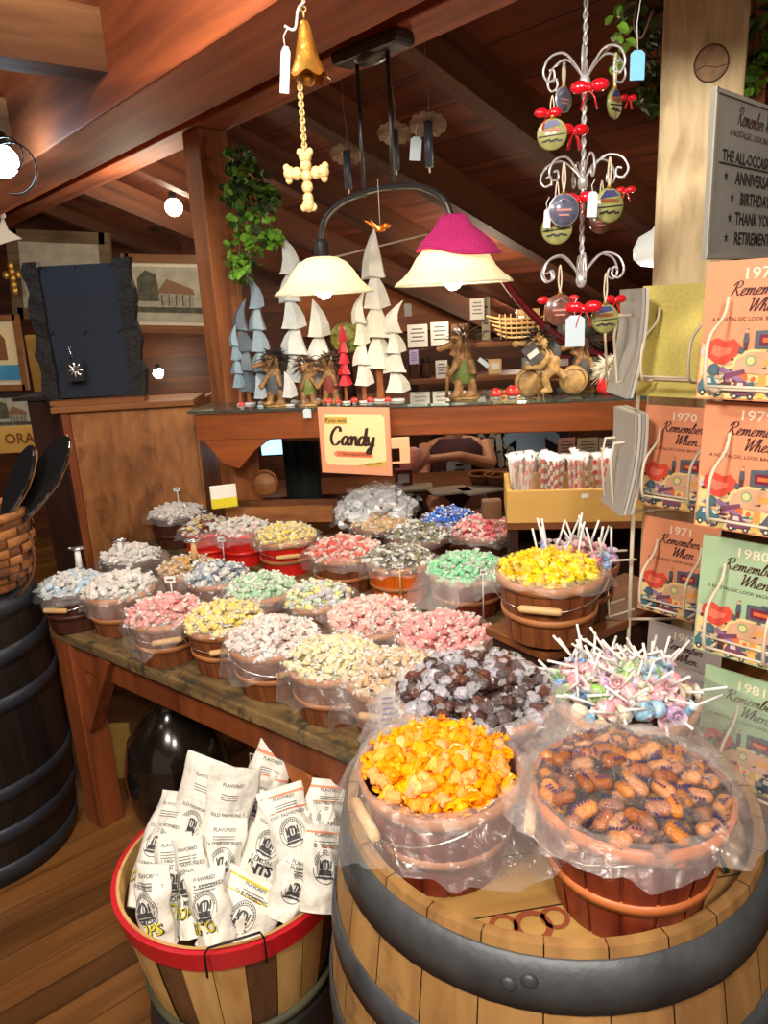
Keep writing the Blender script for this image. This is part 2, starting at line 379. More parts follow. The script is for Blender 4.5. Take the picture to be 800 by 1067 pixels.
# posts
def post(name, c, s, z0, z1, rz, m_):
    o = MB().box((0, 0, (z1-z0)/2), (s, s, z1-z0)).build(name, m_, loc=(c[0], c[1], z0), bevel=.005); o.rotation_euler.z = rz; return struct(o)
pl = atZ(212, 133, 2.25)
postL = post('trim_3', (pl.x-.012, pl.y+.06), .12, 0, 2.25, hang, W_postd)
pr = atY(727, 150, 1.62)
postR = post('trim_4', (pr.x+.034, pr.y+.08), .155, 0, 2.6, math.radians(-22), W_postp)
pk = atY(740, 66, 1.54)
# knot on the pale post
kn = MB(); kn.lathe([(0, .0022), (.026, .002), (.030, .0005), (.033, -.001)], 20, fn=lambda q, a, r, z: V((q.x*1.0, -q.z, q.y*1.05)))
kn.mi = [0]*len(kn.f); kn.use(mat('knot face', sr(176, 142, 108), .8, var=.35, vscale=60)); kn.use(mat('knot ring', sr(92, 70, 56), .8)).tube([(math.cos(a_*PI/16)*.031, -.001, math.sin(a_*PI/16)*.033) for a_ in range(32)], .0016, 5, closed=True).tube([(-.026, -.0015, -.008), (-.01, -.0015, -.003), (.01, -.0015, -.009), (.027, -.0015, -.006)], .0012, 5)
fc = V((pr.x+.034, pr.y+.08, 0)) + V((math.sin(math.radians(-22)), -math.cos(math.radians(-22)), 0))*.078
d = ray(741, 66); nf = V((math.sin(math.radians(-22)), -math.cos(math.radians(-22)), 0)); tt = (fc-EYE).dot(nf)/d.dot(nf); kp = EYE+d*tt
o = kn.build('trim_5', loc=kp); o.rotation_euler.z = math.radians(-22); struct(o)
o = MB().box((0, 0, .0), (.03, .14, 1.0)).build('trim_6', W_postd, loc=atY(779, 20, 1.78)); struct(o)

# ---------------------------------------------------------------- the display shelf
sL = V((-.675, 2.71, 1.27)); sR = V((.98, 2.42, 1.27)); sd = (sR-sL).normalized(); sang = math.atan2(sd.y, sd.x); sw = (sR-sL).length
T = thing('display_shelf', sL, 'long wooden shelf with glass top carrying white trees and trolls above the candy table', 'shelf', sang)
g = MB().box((sw/2, .17, -.004), (sw+.04, .36, .010)).build('glass_top', M_glass, T)
MB().box((sw/2, .022, -.061), (sw, .04, .10)).build('apron', W_shelf, T, bevel=.004)
MB().box((sw/2, .18, -.026), (sw, .27, .03)).build('shelf_board', M_dark, T)
for x in (.02,):
    MB().plate([(0, -.11), (.26, -.11), (.2, -.15), (.13, -.22), (.07, -.2)], .05).build('bracket', W_shelf, T, loc=(x, .03, 0), bevel=.003)
for x in (.05, sw-.05):
    MB().box((x, .28, -.64), (.07, .07, 1.2)).build('support_post', W_shelf, T)
SH = lambda px, Yo=0: None
def on_shelf(px, py=419, back=.10):
    """point on the shelf's glass under a pixel column, set back from its front edge"""
    d = ray(px, py); nrm = V((-sd.y, sd.x, 0)); o_ = sL + nrm*back; t = (o_-EYE).dot(nrm)/d.dot(nrm); p = EYE+d*t; return V((p.x, p.y, 1.272))

# ---------------------------------------------------------------- plywood cabinet at left
CY = 3.0; cx0 = atY(77, 500, CY).x; cx1 = atY(208, 500, CY).x; zt = atY(130, 426, CY).z
T = thing('plywood_cabinet', (cx0, CY, 0), 'tall plywood cabinet end holding the dark bark display at left', 'cabinet', math.radians(2))
cw = cx1-cx0
MB().box((cw/2, .01, zt/2), (cw, .02, zt)).build('front_panel', W_ply, T)
MB().box((-.01, .25, zt/2), (.02, .5, zt)).build('side_panel', M_dark, T)
MB().box((cw, .25, zt/2), (.02, .48, zt)).build('side_panel', W_ply, T)
MB().box((cw/2-.01, .10, zt+.012), (cw+.05, .26, .024)).build('top_board', wood('cabinet top', sr(170, 110, 64), sr(120, 70, 36), 'X', 5, .1, .5), T, bevel=.003)
MB().box((.012, -.006, zt/2), (.03, .012, zt)).build('edge_strip', W_tleg, T)
cabT = zt+.024

# ---------------------------------------------------------------- candy table
TD = V((.786, -.62, 0)).normalized(); TN = V((.62, .786, 0)).normalized(); tang = math.atan2(TD.y, TD.x)
t0 = V((-1.055, 2.125, 0)); TZ = .70
T = thing('candy_table', t0, 'long worn wooden table filled with baskets of wrapped candy', 'table', tang)
def tl(p): q = V(p)-t0; return (q.dot(TD), q.dot(TN))
poly = [(0, 0), (1.43, 0), tl((.33, 1.32, 0)), tl((.72, 1.6, 0)), tl((.75, 2.3, 0)), tl((-.2, 2.95, 0)), tl((-1.0, 3.0, 0)), tl((-1.06, 2.6, 0))]
mb = MB(); n = len(poly); th = .035
mb.add([(p[0], p[1], TZ) for p in poly]+[(p[0], p[1], TZ-th) for p in poly], [tuple(range(n)), tuple(range(2*n-1, n-1, -1))]+[(i, i+n, (i+1) % n+n, (i+1) % n) for i in range(n)])
mb.build('table_top', W_table, T, bevel=.004)
MB().box((.70, .05, TZ-th-.05), (1.36, .035, .10)).build('apron', W_tleg, T, bevel=.003)
MB().box((.06, .36, TZ-th-.05), (.03, .55, .10)).build('apron', W_tleg, T, bevel=.003)
for (x, y) in ((.055, .045), (.10, .75), (1.36, .06), (1.3, .9)):
    MB().box((x, y, (TZ-th)/2), (.085, .085, TZ-th)).build('leg', W_tleg, T, bevel=.004)
MB().beam((.10, .03, .38), (.28, .03, .665), .05, .05, (0, 1, 0)).build('brace', W_tleg, T, bevel=.003)
MB().plate([(.06, .665), (.27, .665), (.10, .40)], .012).build('gusset', W_tleg, T, loc=(0, .055, 0))
MB().beam((.86, .07, .665), (1.34, .07, .22), .07, .055, (0, 1, 0)).build('brace', wood('bright brace', sr(190, 112, 56), sr(150, 80, 36), 'X', 5, .1, .45), T, bevel=.003)

# ---------------------------------------------------------------- stepped riser at right with tray
c0 = atZ(572, 683, .90); cL = atZ(508, 652, .90); cR = atZ(668, 640, .90)
d1 = (cL-c0); d2 = (cR-c0).normalized(); d1n = V((-d2.y, d2.x, 0)); ra = math.atan2(d2.y, d2.x)
T = thing('display_riser', V((c0.x, c0.y, TZ)), 'stepped wooden riser under the basket of yellow candy', 'riser', ra)
rl = .50; rw = d1.length
MB().box((rl/2-.0, rw/2, .19), (rl, rw, .02)).build('lower_step', W_riser, T, bevel=.003)
MB().box((rl/2, .02, .09), (rl-.03, .02, .18)).build('front_board', M_dark, T)
MB().box((.02, rw/2, .09), (.02, rw-.03, .18)).build('side_board', M_dark, T)
MB().box((rl-.02, rw/2, .09), (.02, rw-.03, .18)).build('side_board', M_dark, T)
# tray stand
a = atY(528, 550, 2.0); b = atY(668, 556, 1.95); zt_ = atY(530, 545, 2.0).z
print('tray z', zt_, a, b, 'riser', c0, ra)
trd = V((b.x-a.x, b.y-a.y, 0)); trl = trd.length+.06; tra = math.atan2(trd.y, trd.x)
T = thing('slatted_stand', V((a.x, a.y, TZ)), 'dark wooden stand lifting the yellow tray of candy sticks', 'stand', tra)
hh = zt_-TZ
MB().box((trl/2, .12, hh-.01), (trl, .24, .02)).build('top_board', W_riser, T)
for x in (.02, trl-.02):
    MB().box((x, .12, (hh-.02)/2), (.025, .22, hh-.02)).build('side_board', M_dark, T)
MB().box((trl/2, .22, (hh-.02)/2), (trl-.05, .015, hh-.02)).build('back_board', M_dark, T)
T = thing('wooden_tray', V((a.x, a.y, zt_)), 'pale yellow wooden tray box of candy sticks below the shelf', 'tray', tra)
TRAY = (V((a.x, a.y, zt_)), tra, trl)
for nm, c_, d_ in (('front_board', (trl/2, .008, .045), (trl, .014, .095)), ('back_board', (trl/2, .23, .045), (trl, .014, .095)), ('side_board', (.007, .12, .045), (.014, .21, .095)), ('side_board', (trl-.007, .12, .045), (.014, .21, .095)), ('bottom_board', (trl/2, .12, .005), (trl-.03, .21, .01))):
    MB().box(c_, d_).build(nm, W_tray, T, bevel=.002)

# ---------------------------------------------------------------- barrels
def barrel(name, loc, H, rh, rb, label, mw, mh, mhead, rz=0, staves=26, marks=True, head_drop=.035):
    T = thing(name, loc, label, 'barrel', rz)
    def rad(z): t = (z/H-.5)*2; return rb-(rb-rh)*t*t
    mb = MB(); N = 10
    for s in range(staves):
        a0 = 2*PI*s/staves+.003; a1 = 2*PI*(s+1)/staves-.003
        pr_ = [(rad(H*i/N), H*i/N) for i in range(N+1)]
        mb.lathe(pr_, 3, a0=a0, a1=a1)
        ri = rad(H)-.014
        mb.lathe([(rad(H), H), (ri, H), (ri-.004, H-head_drop-.01)], 3, a0=a0, a1=a1, smooth=False)
    mb.lathe([(rad(H*i/N)-.006, H*i/N) for i in range(N+1)], 40)
    mb.build('staves', mw, T)
    MB().lathe([(0, H-head_drop), (rad(H)-.02, H-head_drop)], 48, smooth=False).build('head', mhead, T)
    MB().lathe([(0, .03), (rad(0)-.02, .03)], 32).build('head', mhead, T)
    for z0, z1 in ((H-.075, H-.012), (H-.20, H-.15), (H-.33, H-.285), (.285, .33), (.15, .2), (.012, .075)):
        hb = MB().lathe([(rad(z0)+.001, z0), (rad(z0)+.004, z0), (rad((z0+z1)/2)+.0045, (z0+z1)/2), (rad(z1)+.004, z1), (rad(z1)+.001, z1)], 56).build('hoop', mh, T)
        if marks and z0 > H*.5:
            for da in (0, .075):
                zm = (z0+z1)/2+.004*(1 if da else -1); aa = math.radians(-118)+da
                ml = MB().ell((0, 0, 0), (.010, .010, .005), 10, 6)
                rv = ml.build('rivet', M_hoop, hb, loc=V((math.cos(aa), math.sin(aa), 0))*(rad(zm)+.0045)+V((0, 0, zm))); rv.rotation_euler = (0, PI/2, aa)
                rv.rotation_euler = (V((math.cos(aa), math.sin(aa), 0))).to_track_quat('Z', 'Y').to_euler()
    return T, rad
BH = .90; BC = V((.218, .955, 0))
W_bar = wood('barrel staves', sr(176, 134, 80), sr(122, 86, 48), 'Z', 6, .12, .55, worn=(sr(70, 54, 40), 5, .62))
W_head = wood('barrel head', sr(206, 162, 92), sr(150, 108, 56), 'X', 5, .12, .5, planks=.095, worn=(sr(92, 62, 34), 4, .58))
BT, brad = barrel('oak_barrel', BC, BH, .295, .345, 'light oak wine barrel in the right foreground with three candy baskets on top', W_bar, M_hoop, W_head, rz=math.radians(8))
# branded mark burned into the head
bm = MB(); Zb = BH-.035+.002
for cxx, rxx in ((-.115, .016), (-.085, .012), (-.15, .012)):
    for k, (r0, r1) in enumerate(((rxx, rxx*1.5),)):
        bm.lathe([(r0, Zb), (r1, Zb)], 14, fn=lambda q, a, r, z: q if abs(math.sin(a*1.5)) > .25 else q*1.0, M=Matrix.Translation((cxx+.02, -.215+abs(cxx+.115)*.2, 0)))
bm.build('branded_mark', mat('burned red brand', sr(132, 60, 28), .8), BT)
W_dbar = wood('dark barrel staves', sr(46, 34, 28), sr(20, 15, 13), 'Z', 6, .12, .5)
M_dhoop = mat('dark hoop', sr(66, 72, 84), .45, .6, var=.3, bump=.2)
barrel('dark_barrel', V((-1.345, 2.05, 0)), .88, .27, .300, 'nearly black barrel at left under the woven basket', W_dbar, M_dhoop, W_dbar, marks=False)

# ---------------------------------------------------------------- stoneware jug under the table
jl = V((-.70, 2.06, 0))
T = thing('stoneware_jug', jl, 'big glossy black stoneware jug under the candy table', 'jug')
MB().lathe([(0, .0), (.10, 0), (.125, .03), (.155, .14), (.16, .24), (.14, .34), (.08, .42), (.045, .445), (.045, .48), (.055, .49), (.04, .495), (.03, .44)], 36).build('body', mat('black glaze', sr(30, 24, 20), .18, coat=.5, var=.5, vscale=18), T)
MB().tube(spline([(-.05, 0, .47), (-.10, 0, .48), (-.14, 0, .42), (-.135, 0, .36)]), .010, 8).build('handle', MT['black glaze'], T).rotation_euler = (0, 0, -2.2)
o = MB().box((0, 0, .11), (.10, .012, .22)).build('board_offcut', W_tray, loc=V((-1.0, 2.35, 0))); tag(o, 'pale board end leaning on the floor behind the table leg', 'board')
o = MB().ell((0, 0, .012), (.02, .014, .012), 10, 6, fn=lambda q: q*(1+.2*math.sin(q.x*300))).build('candy_wrapper', M_paper, loc=V((-.79, 2.5, 0))); tag(o, 'crumpled white wrapper lying on the floor by the jug', 'wrapper')
# ---------------------------------------------------------------- baskets
W_bk = wood('basket brown', sr(150, 88, 48), sr(104, 54, 28), 'Z', 8, .1, .5)
W_bkd = wood('basket dark brown', sr(92, 48, 30), sr(60, 30, 20), 'Z', 8, .1, .5)
W_bkr = wood('basket red brown', sr(152, 62, 34), sr(100, 36, 22), 'Z', 8, .1, .42)
W_bkl = wood('basket hoop light', sr(196, 132, 80), sr(150, 92, 52), 'X', 7, .2, .5)
M_bred = mat('basket red', sr(206, 30, 22), .4, var=.15)
M_bor = mat('basket orange', sr(226, 104, 20), .45, var=.15)
W_grip = wood('grip wood', sr(226, 190, 136), sr(198, 156, 100), 'X', 8, .2, .45)
PL = plastic('clear film'); PLm = plastic('milky film', milky=.18, rough=.25)
def make_basket(loc, label, rt=.1, rb=.08, h=.135, body=W_bk, hoop=W_bkl, hdir=-90, grip=True, n=18, group=None, tall=True):
    T = thing('candy_basket', loc, label, 'basket', group=group)
    mb = MB(); N = 5
    for s in range(n):
        a0 = 2*PI*s/n+.02; a1 = 2*PI*(s+1)/n-.02
        mb.lathe([(rb+(rt-rb)*i/N, h*i/N) for i in range(N+1)], 2, a0=a0, a1=a1)
    mb.lathe([(rb-.002+(rt-rb)*i/N, h*i/N) for i in range(N+1)], 36)
    mb.lathe([(0, .004), (rb-.001, .004)], 36, smooth=False)
    mb.build('body', body, T)
    def band(z0, z1, t):
        f = lambda z: rb+(rt-rb)*z/h
        return MB().lathe([(f(z0)+.0005, z0), (f(z0)+t, z0), (f(z1)+t, z1), (f(z1)-.003, z1+.0005)], 48)
    band(h-.020, h, .004).build('rim_band', hoop, T)
    band(h*.36, h*.36+.014, .0035).build('hoop', hoop, T)
    if grip:
        ha = math.radians(hdir); R = rt*1.10; ph = math.radians(20)
        dx = V((math.cos(ha), math.sin(ha), 0)); sx = V((-dx.y, dx.x, 0))
        P = lambda t: V((0, 0, h-.008))+sx*(R*math.cos(t))+dx*(R*math.sin(t)*math.cos(ph)+.004)-V((0, 0, R*math.sin(t)*math.sin(ph)))
        MB().tube([P(PI*i/20) for i in range(21)], .0014, 6).build('bail_wire', M_silver, T)
        g = [P(math.radians(90+k)) for k in (-24, -16, 0, 16, 24)]
        mid = (g[0]+g[-1])/2+dx*.005
        MB().tube([mid+sx*(R*v) for v in (-.36, -.34, -.3, 0, .3, .34, .36)], .007, 10, rad=[.004, .007, .008, .0085, .008, .007, .004]).build('grip', W_grip, T)
    return T
def make_liner(loc, label, rt, h, drape=.05, flare=.02, lift=.012, seed=0, m_=None, n=72, skew=(0, 0)):
    """a clear bag lining the basket: rises inside the rim, folds over it and hangs outside"""
    rnd = random.Random(seed); ph = [rnd.uniform(0, 6.28) for _ in range(6)]
    prof = [(rt*.86, h-.035, 0), (rt*.93, h-.012, .1), (rt*.97, h+lift*.6, .3), (rt*1.0, h+lift, .5), (rt*1.05, h+lift*.7, .6)]
    K = 6
    for i in range(1, K+1):
        t = i/K; prof.append((rt*1.05+.006+flare*t**.8, h+lift*.7-drape*t, .6+.8*t))
    vs = []; fs = []
    for (r, z, k) in prof:
        for j in range(n):
            a = 2*PI*j/n
            wv = math.sin(3*a+ph[0])*.5+math.sin(5*a+ph[1])*.35+math.sin(9*a+ph[2])*.35+math.sin(17*a+ph[3]+z*80)*.3+math.sin(26*a+ph[4]-z*60)*.18
            rr = r+wv*.010*k
            zz = z+(math.sin(2*a+ph[5])*.5+math.sin(4*a+ph[1])*.4+math.sin(11*a+ph[0])*.2)*drape*.5*max(0, k-.5)
            sk = max(0, math.cos(a-math.radians(skew[0])))**3*skew[1]*max(0, k-.5)
            vs.append((math.cos(a)*(rr+sk*.6), math.sin(a)*(rr+sk*.6), zz-sk*.35))
    for i in range(len(prof)-1):
        for j in range(n): fs.append((i*n+j, i*n+(j+1) % n, (i+1)*n+(j+1) % n, (i+1)*n+j))
    o = MB().add(vs, fs, True).build('plastic_bag', m_ or PL, loc=loc); return tag(o, label, 'plastic bag')

# ---------------------------------------------------------------- candy kinds
def fan_end(mb, x, s, r, seed):
    """twisted paper end at x spreading along s*x"""
    n = 9; vs = [(x, 0, 0)]; rnd = random.Random(seed)
    for i in range(n):
        a = 2*PI*i/n; rr = r*(.75 if i % 2 else 1.05); vs.append((x+s*r*(.9+rnd.uniform(-.25, .25)), math.cos(a)*rr, math.sin(a)*rr*.55))
    mb.add(vs, [(0, 1+i, 1+(i+1) % n) for i in range(n)], False)
def taffy_mesh(name, mc, mw, L_=.022, r=.0085, seed=1, ends=True, squash=.85):
    mb = MB(); mb.use(mc); rnd = random.Random(seed); k = 10; vs = []; fs = []
    prof = [(-.5, .25), (-.42, .8), (-.2, 1), (.05, .93), (.25, 1.02), (.42, .8), (.5, .25)]
    for (t, q) in prof:
        for j in range(k):
            a = 2*PI*j/k; rr = r*q*(1+rnd.uniform(-.13, .13)); vs.append((t*L_, math.cos(a)*rr, math.sin(a)*rr*squash))
    for i in range(len(prof)-1):
        for j in range(k): fs.append((i*k+j, i*k+(j+1) % k, (i+1)*k+(j+1) % k, (i+1)*k+j))
    mb.add(vs, fs, False)
    if ends:
        mb.use(mw); fan_end(mb, -L_*.48, -1, r*.9, seed); fan_end(mb, L_*.48, 1, r*.9, seed+5)
    me = mb.mesh(name); return me
M_wax = mat('wax paper ends', (.80, .79, .76), .35, bump=.4, bscale=300)
M_film = plastic('candy wrapper film', milky=.22, rough=.14, bscale=160, bump=1.0)
M_filmy = plastic('yellow wrapper film', tint=(1, .82, .3), milky=.12, rough=.15, bscale=160)
def candymat(name, rgb, rough=.33, ov=.14):
    return mat('candy '+name, sr(*rgb), rough, bump=.5, bscale=180, objvar=ov, coat=.3)
def rot_rand(rnd, flat=.5):
    return (rnd.uniform(-flat, flat), rnd.uniform(-flat, flat), rnd.uniform(0, 6.28))
def heap(rnd, r, H, spacing, jitter=.35):
    """points on a mound of radius r"""
    out = []; row = 0; y = -r
    while y <= r:
        x = -r+(spacing/2 if row % 2 else 0)
        while x <= r:
            px, py = x+rnd.uniform(-jitter, jitter)*spacing, y+rnd.uniform(-jitter, jitter)*spacing
            q = math.hypot(px, py)/r
            if q <= 1.0: out.append((px, py, H*(1-q**2.2)))
            x += spacing
        y += spacing*.87; row += 1
    return out
def pour(c, r, H, meshes, spacing, name, label, group, seed, flat=.6, jz=.005, under=None, cat='candy', cell=None):
    """one object per visible candy; the layer hidden below it is one object of stuff"""
    rnd = random.Random(seed); pts = heap(rnd, r, H, spacing)
    for p in pts:
        o = bpy.data.objects.new(name, rnd.choice(meshes)); C.objects.link(o)
        o.location = (c[0]+p[0], c[1]+p[1], c[2]+p[2]+rnd.uniform(-jz, jz)); o.rotation_euler = rot_rand(rnd, flat)
        s = rnd.uniform(.9, 1.12); o.scale = (s, s, s)
        tag(o, label, cat, group)
    # the layer underneath
    mb = MB(); me = meshes[0]; mb.mats = list(me.materials)
    vs0 = [v.co.copy() for v in me.vertices]; fs0 = [(tuple(p.vertices), p.material_index) for p in me.polygons]
    for p in heap(rnd, r*.84, H, spacing*1.05):
        M = Matrix.Translation((p[0], p[1], p[2]-spacing*.75+rnd.uniform(-.003, .003))) @ Matrix.Rotation(rnd.uniform(0, 6.28), 4, 'Z') @ Matrix.Rotation(rnd.uniform(-.5, .5), 4, 'Y') @ Matrix.Scale(1.25, 4)
        b = len(mb.v); mb.v += [tuple(M @ v) for v in vs0]
        for f, mi in fs0: mb.f.append([b+i for i in f]); mb.mi.append(mi); mb.sm.append(False)
    mb.lathe([(.001, H-spacing*1.1), (r*.55, H*.75-spacing*1.1), (r*.84, -spacing*1.5)], 28)
    o = mb.build(name, loc=c); tag(o, 'lower layer of '+label, cat, kind='stuff')
    return len(pts)
def taffies(nm, rgb, ends=M_wax, **k):
    mc = candymat(nm, rgb); return [taffy_mesh('taffy', mc, ends, seed=s, **k) for s in (1, 2, 3)]
TP = {}
TP['blue'] = taffies('pale blue', (196, 216, 232)) + taffies('white', (226, 226, 222))
TP['white'] = taffies('white', (226, 226, 222)) + taffies('pearl', (236, 226, 222))
TP['pink'] = taffies('pink', (238, 168, 166))
TP['yellow'] = taffies('yellow', (240, 218, 138))
TP['palepink'] = taffies('pale pink', (236, 214, 208)) + taffies('white', (226, 226, 222))
TP['cream'] = taffies('cream', (234, 222, 182))
TP['beige'] = taffies('beige', (228, 206, 176)) + taffies('buff', (214, 184, 150))
TP['silver'] = taffies('silver blue', (176, 188, 204)) + taffies('white', (226, 226, 222)) + taffies('slate', (112, 124, 144))
TP['tan'] = taffies('tan', (214, 176, 140)) + taffies('honey', (206, 168, 104))
TP['green'] = taffies('mint', (176, 220, 180)) + taffies('pale mint', (206, 226, 204))
TP['mint'] = taffies('bright mint', (158, 226, 180))
TP['mixed'] = taffies('pale yellow', (232, 226, 160)) + taffies('lilac', (206, 200, 216)) + taffies('pale mint', (206, 226, 204))
TP['rose'] = taffies('rose', (240, 176, 168)) + taffies('blush', (240, 200, 190))
TP['red'] = taffies('coral', (222, 120, 112)) + taffies('blush', (240, 200, 190))
TP['cherry'] = taffies('cherry pink', (226, 120, 130)) + taffies('rose', (240, 176, 168))
TP['caramel'] = taffies('dark caramel', (120, 72, 44)) + taffies('butter', (216, 186, 130)) + taffies('white', (226, 226, 222))
TP['greymix'] = taffies('grey', (140, 140, 132)) + taffies('olive', (120, 116, 90)) + taffies('white', (226, 226, 222))
TP['foil'] = taffies('dull silver foil', (190, 196, 204), rough_=0) if False else taffies('foil', (188, 194, 202))
TP['bluefoil'] = taffies('royal blue', (44, 84, 190)) + taffies('blue', (90, 130, 220))

KN = dict(blue='blue_taffy', white='white_taffy', pink='pink_taffy', yellow='yellow_taffy', palepink='peppermint_taffy', cream='cream_taffy', beige='beige_taffy', silver='silver_candy', tan='tan_candy', green='pale_green_taffy', mint='mint_taffy', mixed='mixed_taffy', rose='rose_taffy', red='red_candy', cherry='cherry_candy', caramel='caramel_candy', greymix='grey_candy', foil='foil_candy', bluefoil='blue_foil_candy')
def set_basket(key, x, y, z, desc, kind, cdesc, body=W_bk, hoop=W_bkl, rt=.100, h=.128, H=.034, hdir=-115, grip=True, drape=.045, flare=.016, seed=0, liner=True, spacing=.0200, m_=None, bg=None, skew=(0, 0)):
    make_basket((x, y, z), desc, rt, rt*.80, h, body, hoop, hdir, grip)
    if liner: make_liner((x, y, z), 'clear plastic bag lining the '+cdesc[1], rt, h, drape, flare, seed=seed, m_=m_, skew=skew)
    pour((x, y, z+h+.000), rt*1.01, H, TP[kind], spacing, KN[kind], cdesc[0]+' in the '+cdesc[1], cdesc[0]+' in the '+cdesc[1], seed)

Z0 = TZ+.001
def rimat(px, py, h=.128, z=Z0): p = atZ(px, py, z+h); return p.x, p.y
BK = [
 # px, py, radius, kind, candy words, basket words, description, body, hoop, opts
 (75, 610, .096, 'blue', 'pale blue and white wrapped taffy', 'leftmost basket by the dark barrel', 'dark brown candy basket at the far left corner of the table by the dark barrel', W_bkd, W_bkd, dict(hdir=-100, drape=.03)),
 (124, 612, .102, 'white', 'white wrapped taffy', 'second basket from the left in the front row', 'brown basket of white taffy, second from left in the front row', W_bk, W_bkl, dict(hdir=-100, drape=.06, grip=False)),
 (135, 580, .094, 'white', 'white taffy twists', 'basket against the plywood cabinet', 'brown basket of white taffy right against the plywood cabinet', W_bkd, W_bkd, dict(grip=False)),
 (172, 638, .098, 'pink', 'pink wrapped taffy', 'third basket of the front row', 'brown basket of pink taffy with pale wooden grip in the front row', W_bk, W_bkl, dict(hdir=-75, drape=.065)),
 (234, 645, .103, 'yellow', 'pale yellow wrapped taffy', 'basket without hanging bag in the front row', 'light brown basket of yellow taffy in the front row', W_bk, W_bkl, dict(hdir=-80, drape=.012, flare=.004)),
 (284, 664, .110, 'palepink', 'whitish pink wrapped taffy', 'bagged basket right of the yellow taffy', 'brown basket of whitish pink taffy right of the yellow taffy basket', W_bk, W_bkl, dict(hdir=-60, drape=.06)),
 (347, 686, .106, 'cream', 'cream coloured wrapped taffy', 'basket of cream taffy near the table edge', 'brown basket of cream taffy near the front table edge', W_bk, W_bkl, dict(hdir=-70, drape=.07, grip=False, skew=(-60, .05))),
 (410, 702, .106, 'beige', 'beige wrapped taffy', 'basket of beige taffy beside the orange candy', 'brown basket of beige taffy with wooden grip behind the orange candy', W_bk, W_bkl, dict(hdir=-110, drape=.09, flare=.03)),
 (196, 592, .085, 'tan', 'tan and honey wrapped candy', 'small basket behind the pink taffy', 'small basket of tan candy behind the pink taffy basket', W_bk, W_bkl, dict(grip=False)),
 (226, 600, .092, 'silver', 'silvery blue wrapped candy', 'basket behind the yellow taffy', 'brown basket of silvery blue candy behind the yellow taffy', W_bk, W_bkl, dict(grip=False)),
 (272, 613, .096, 'green', 'pale green wrapped taffy', 'basket in the middle row left', 'brown basket of pale green taffy in the middle row', W_bk, W_bkl, dict(grip=False, drape=.03)),
 (331, 622, .090, 'mixed', 'pale yellow and lilac wrapped taffy', 'basket between green and pink taffy', 'small brown basket of pale mixed taffy between the green and the rose taffy', W_bk, W_bkl, dict(grip=False, drape=.03)),
 (388, 643, .112, 'rose', 'rose pink wrapped taffy', 'left one of the two rose taffy baskets', 'basket of rose pink taffy behind the cream taffy', W_bk, W_bkl, dict(grip=False)),
 (462, 660, .112, 'pink', 'salmon pink wrapped taffy', 'right one of the two rose taffy baskets', 'basket of salmon pink taffy behind the dark chocolates', W_bk, W_bkl, dict(grip=False)),
 (184, 535, .108, 'white', 'small white wrapped mints', 'dark basket at the back left', 'dark brown basket at the back left beside the plywood cabinet', W_bkd, W_bkd, dict(grip=False, drape=.02)),
 (216, 550, .092, 'caramel', 'dark and buttery wrapped caramels', 'leftmost red basket', 'leftmost red basket, filled with mixed caramels', M_bred, M_bred, dict(grip=False)),
 (252, 551, .092, 'palepink', 'pinkish white wrapped candy', 'middle red basket', 'middle one of the three red baskets, with a white price tag', M_bred, M_bred, dict(grip=False)),
 (297, 558, .106, 'yellow', 'light yellow wrapped candy', 'red basket with wooden grip', 'bright red basket of light yellow candy with a wooden grip', M_bred, W_bkl, dict(hdir=-80, drape=.02)),
 (358, 573, .114, 'red', 'red and blush wrapped candy', 'wooden basket beside the red one', 'reddish wooden basket of red and blush candy below the candy sign', W_bk, W_bkl, dict(grip=False, drape=.035)),
 (415, 582, .104, 'greymix', 'grey and white wrapped candy', 'orange basket', 'bright orange basket in the back row', M_bor, W_bkl, dict(grip=False, drape=.03)),
 (487, 592, .120, 'mint', 'bright mint green wrapped taffy', 'basket with wide hanging bag', 'wide reddish brown basket of mint green taffy', W_bkr, W_bkl, dict(grip=False, drape=.06, flare=.02, skew=(-160, .10), m_=PLm)),
]
for i, (px, py, r, kind, cw_, bw_, desc, bd, hp, kw) in enumerate(BK):
    x, y = rimat(px, py)
    set_basket(i, x, y, Z0, desc, kind, (cw_, bw_), bd, hp, rt=r, seed=20+i, **kw)
# dark chocolates in clear twists
ZB = BH-.034
CHOC = [taffy_mesh('chocolate', candymat(n_, c_, .22), M_film, L_=.021, r=.0105, seed=s) for n_, c_, s in (('dark chocolate', (62, 38, 34), 1), ('milk chocolate', (96, 60, 50), 2), ('silver wrap', (170, 168, 180), 3), ('grey brown wrap', (92, 80, 82), 4), ('silver wrap', (170, 168, 180), 5))]
x, y = rimat(494, 722, .128, ZB)
make_basket((x, y, ZB), 'wide brown basket of dark chocolates behind the orange candy', .120, .095, .128, W_bkr, W_bkl, grip=False)
make_liner((x, y, ZB), 'wide milky plastic bag around the dark chocolates', .120, .128, .05, .03, seed=3, m_=PLm, skew=(180, .06))
pour((x, y, ZB+.130), .121, .042, CHOC, .021, 'wrapped_chocolate', 'dark wrapped chocolate in the wide basket behind the orange candy', 'dark chocolates', 77)
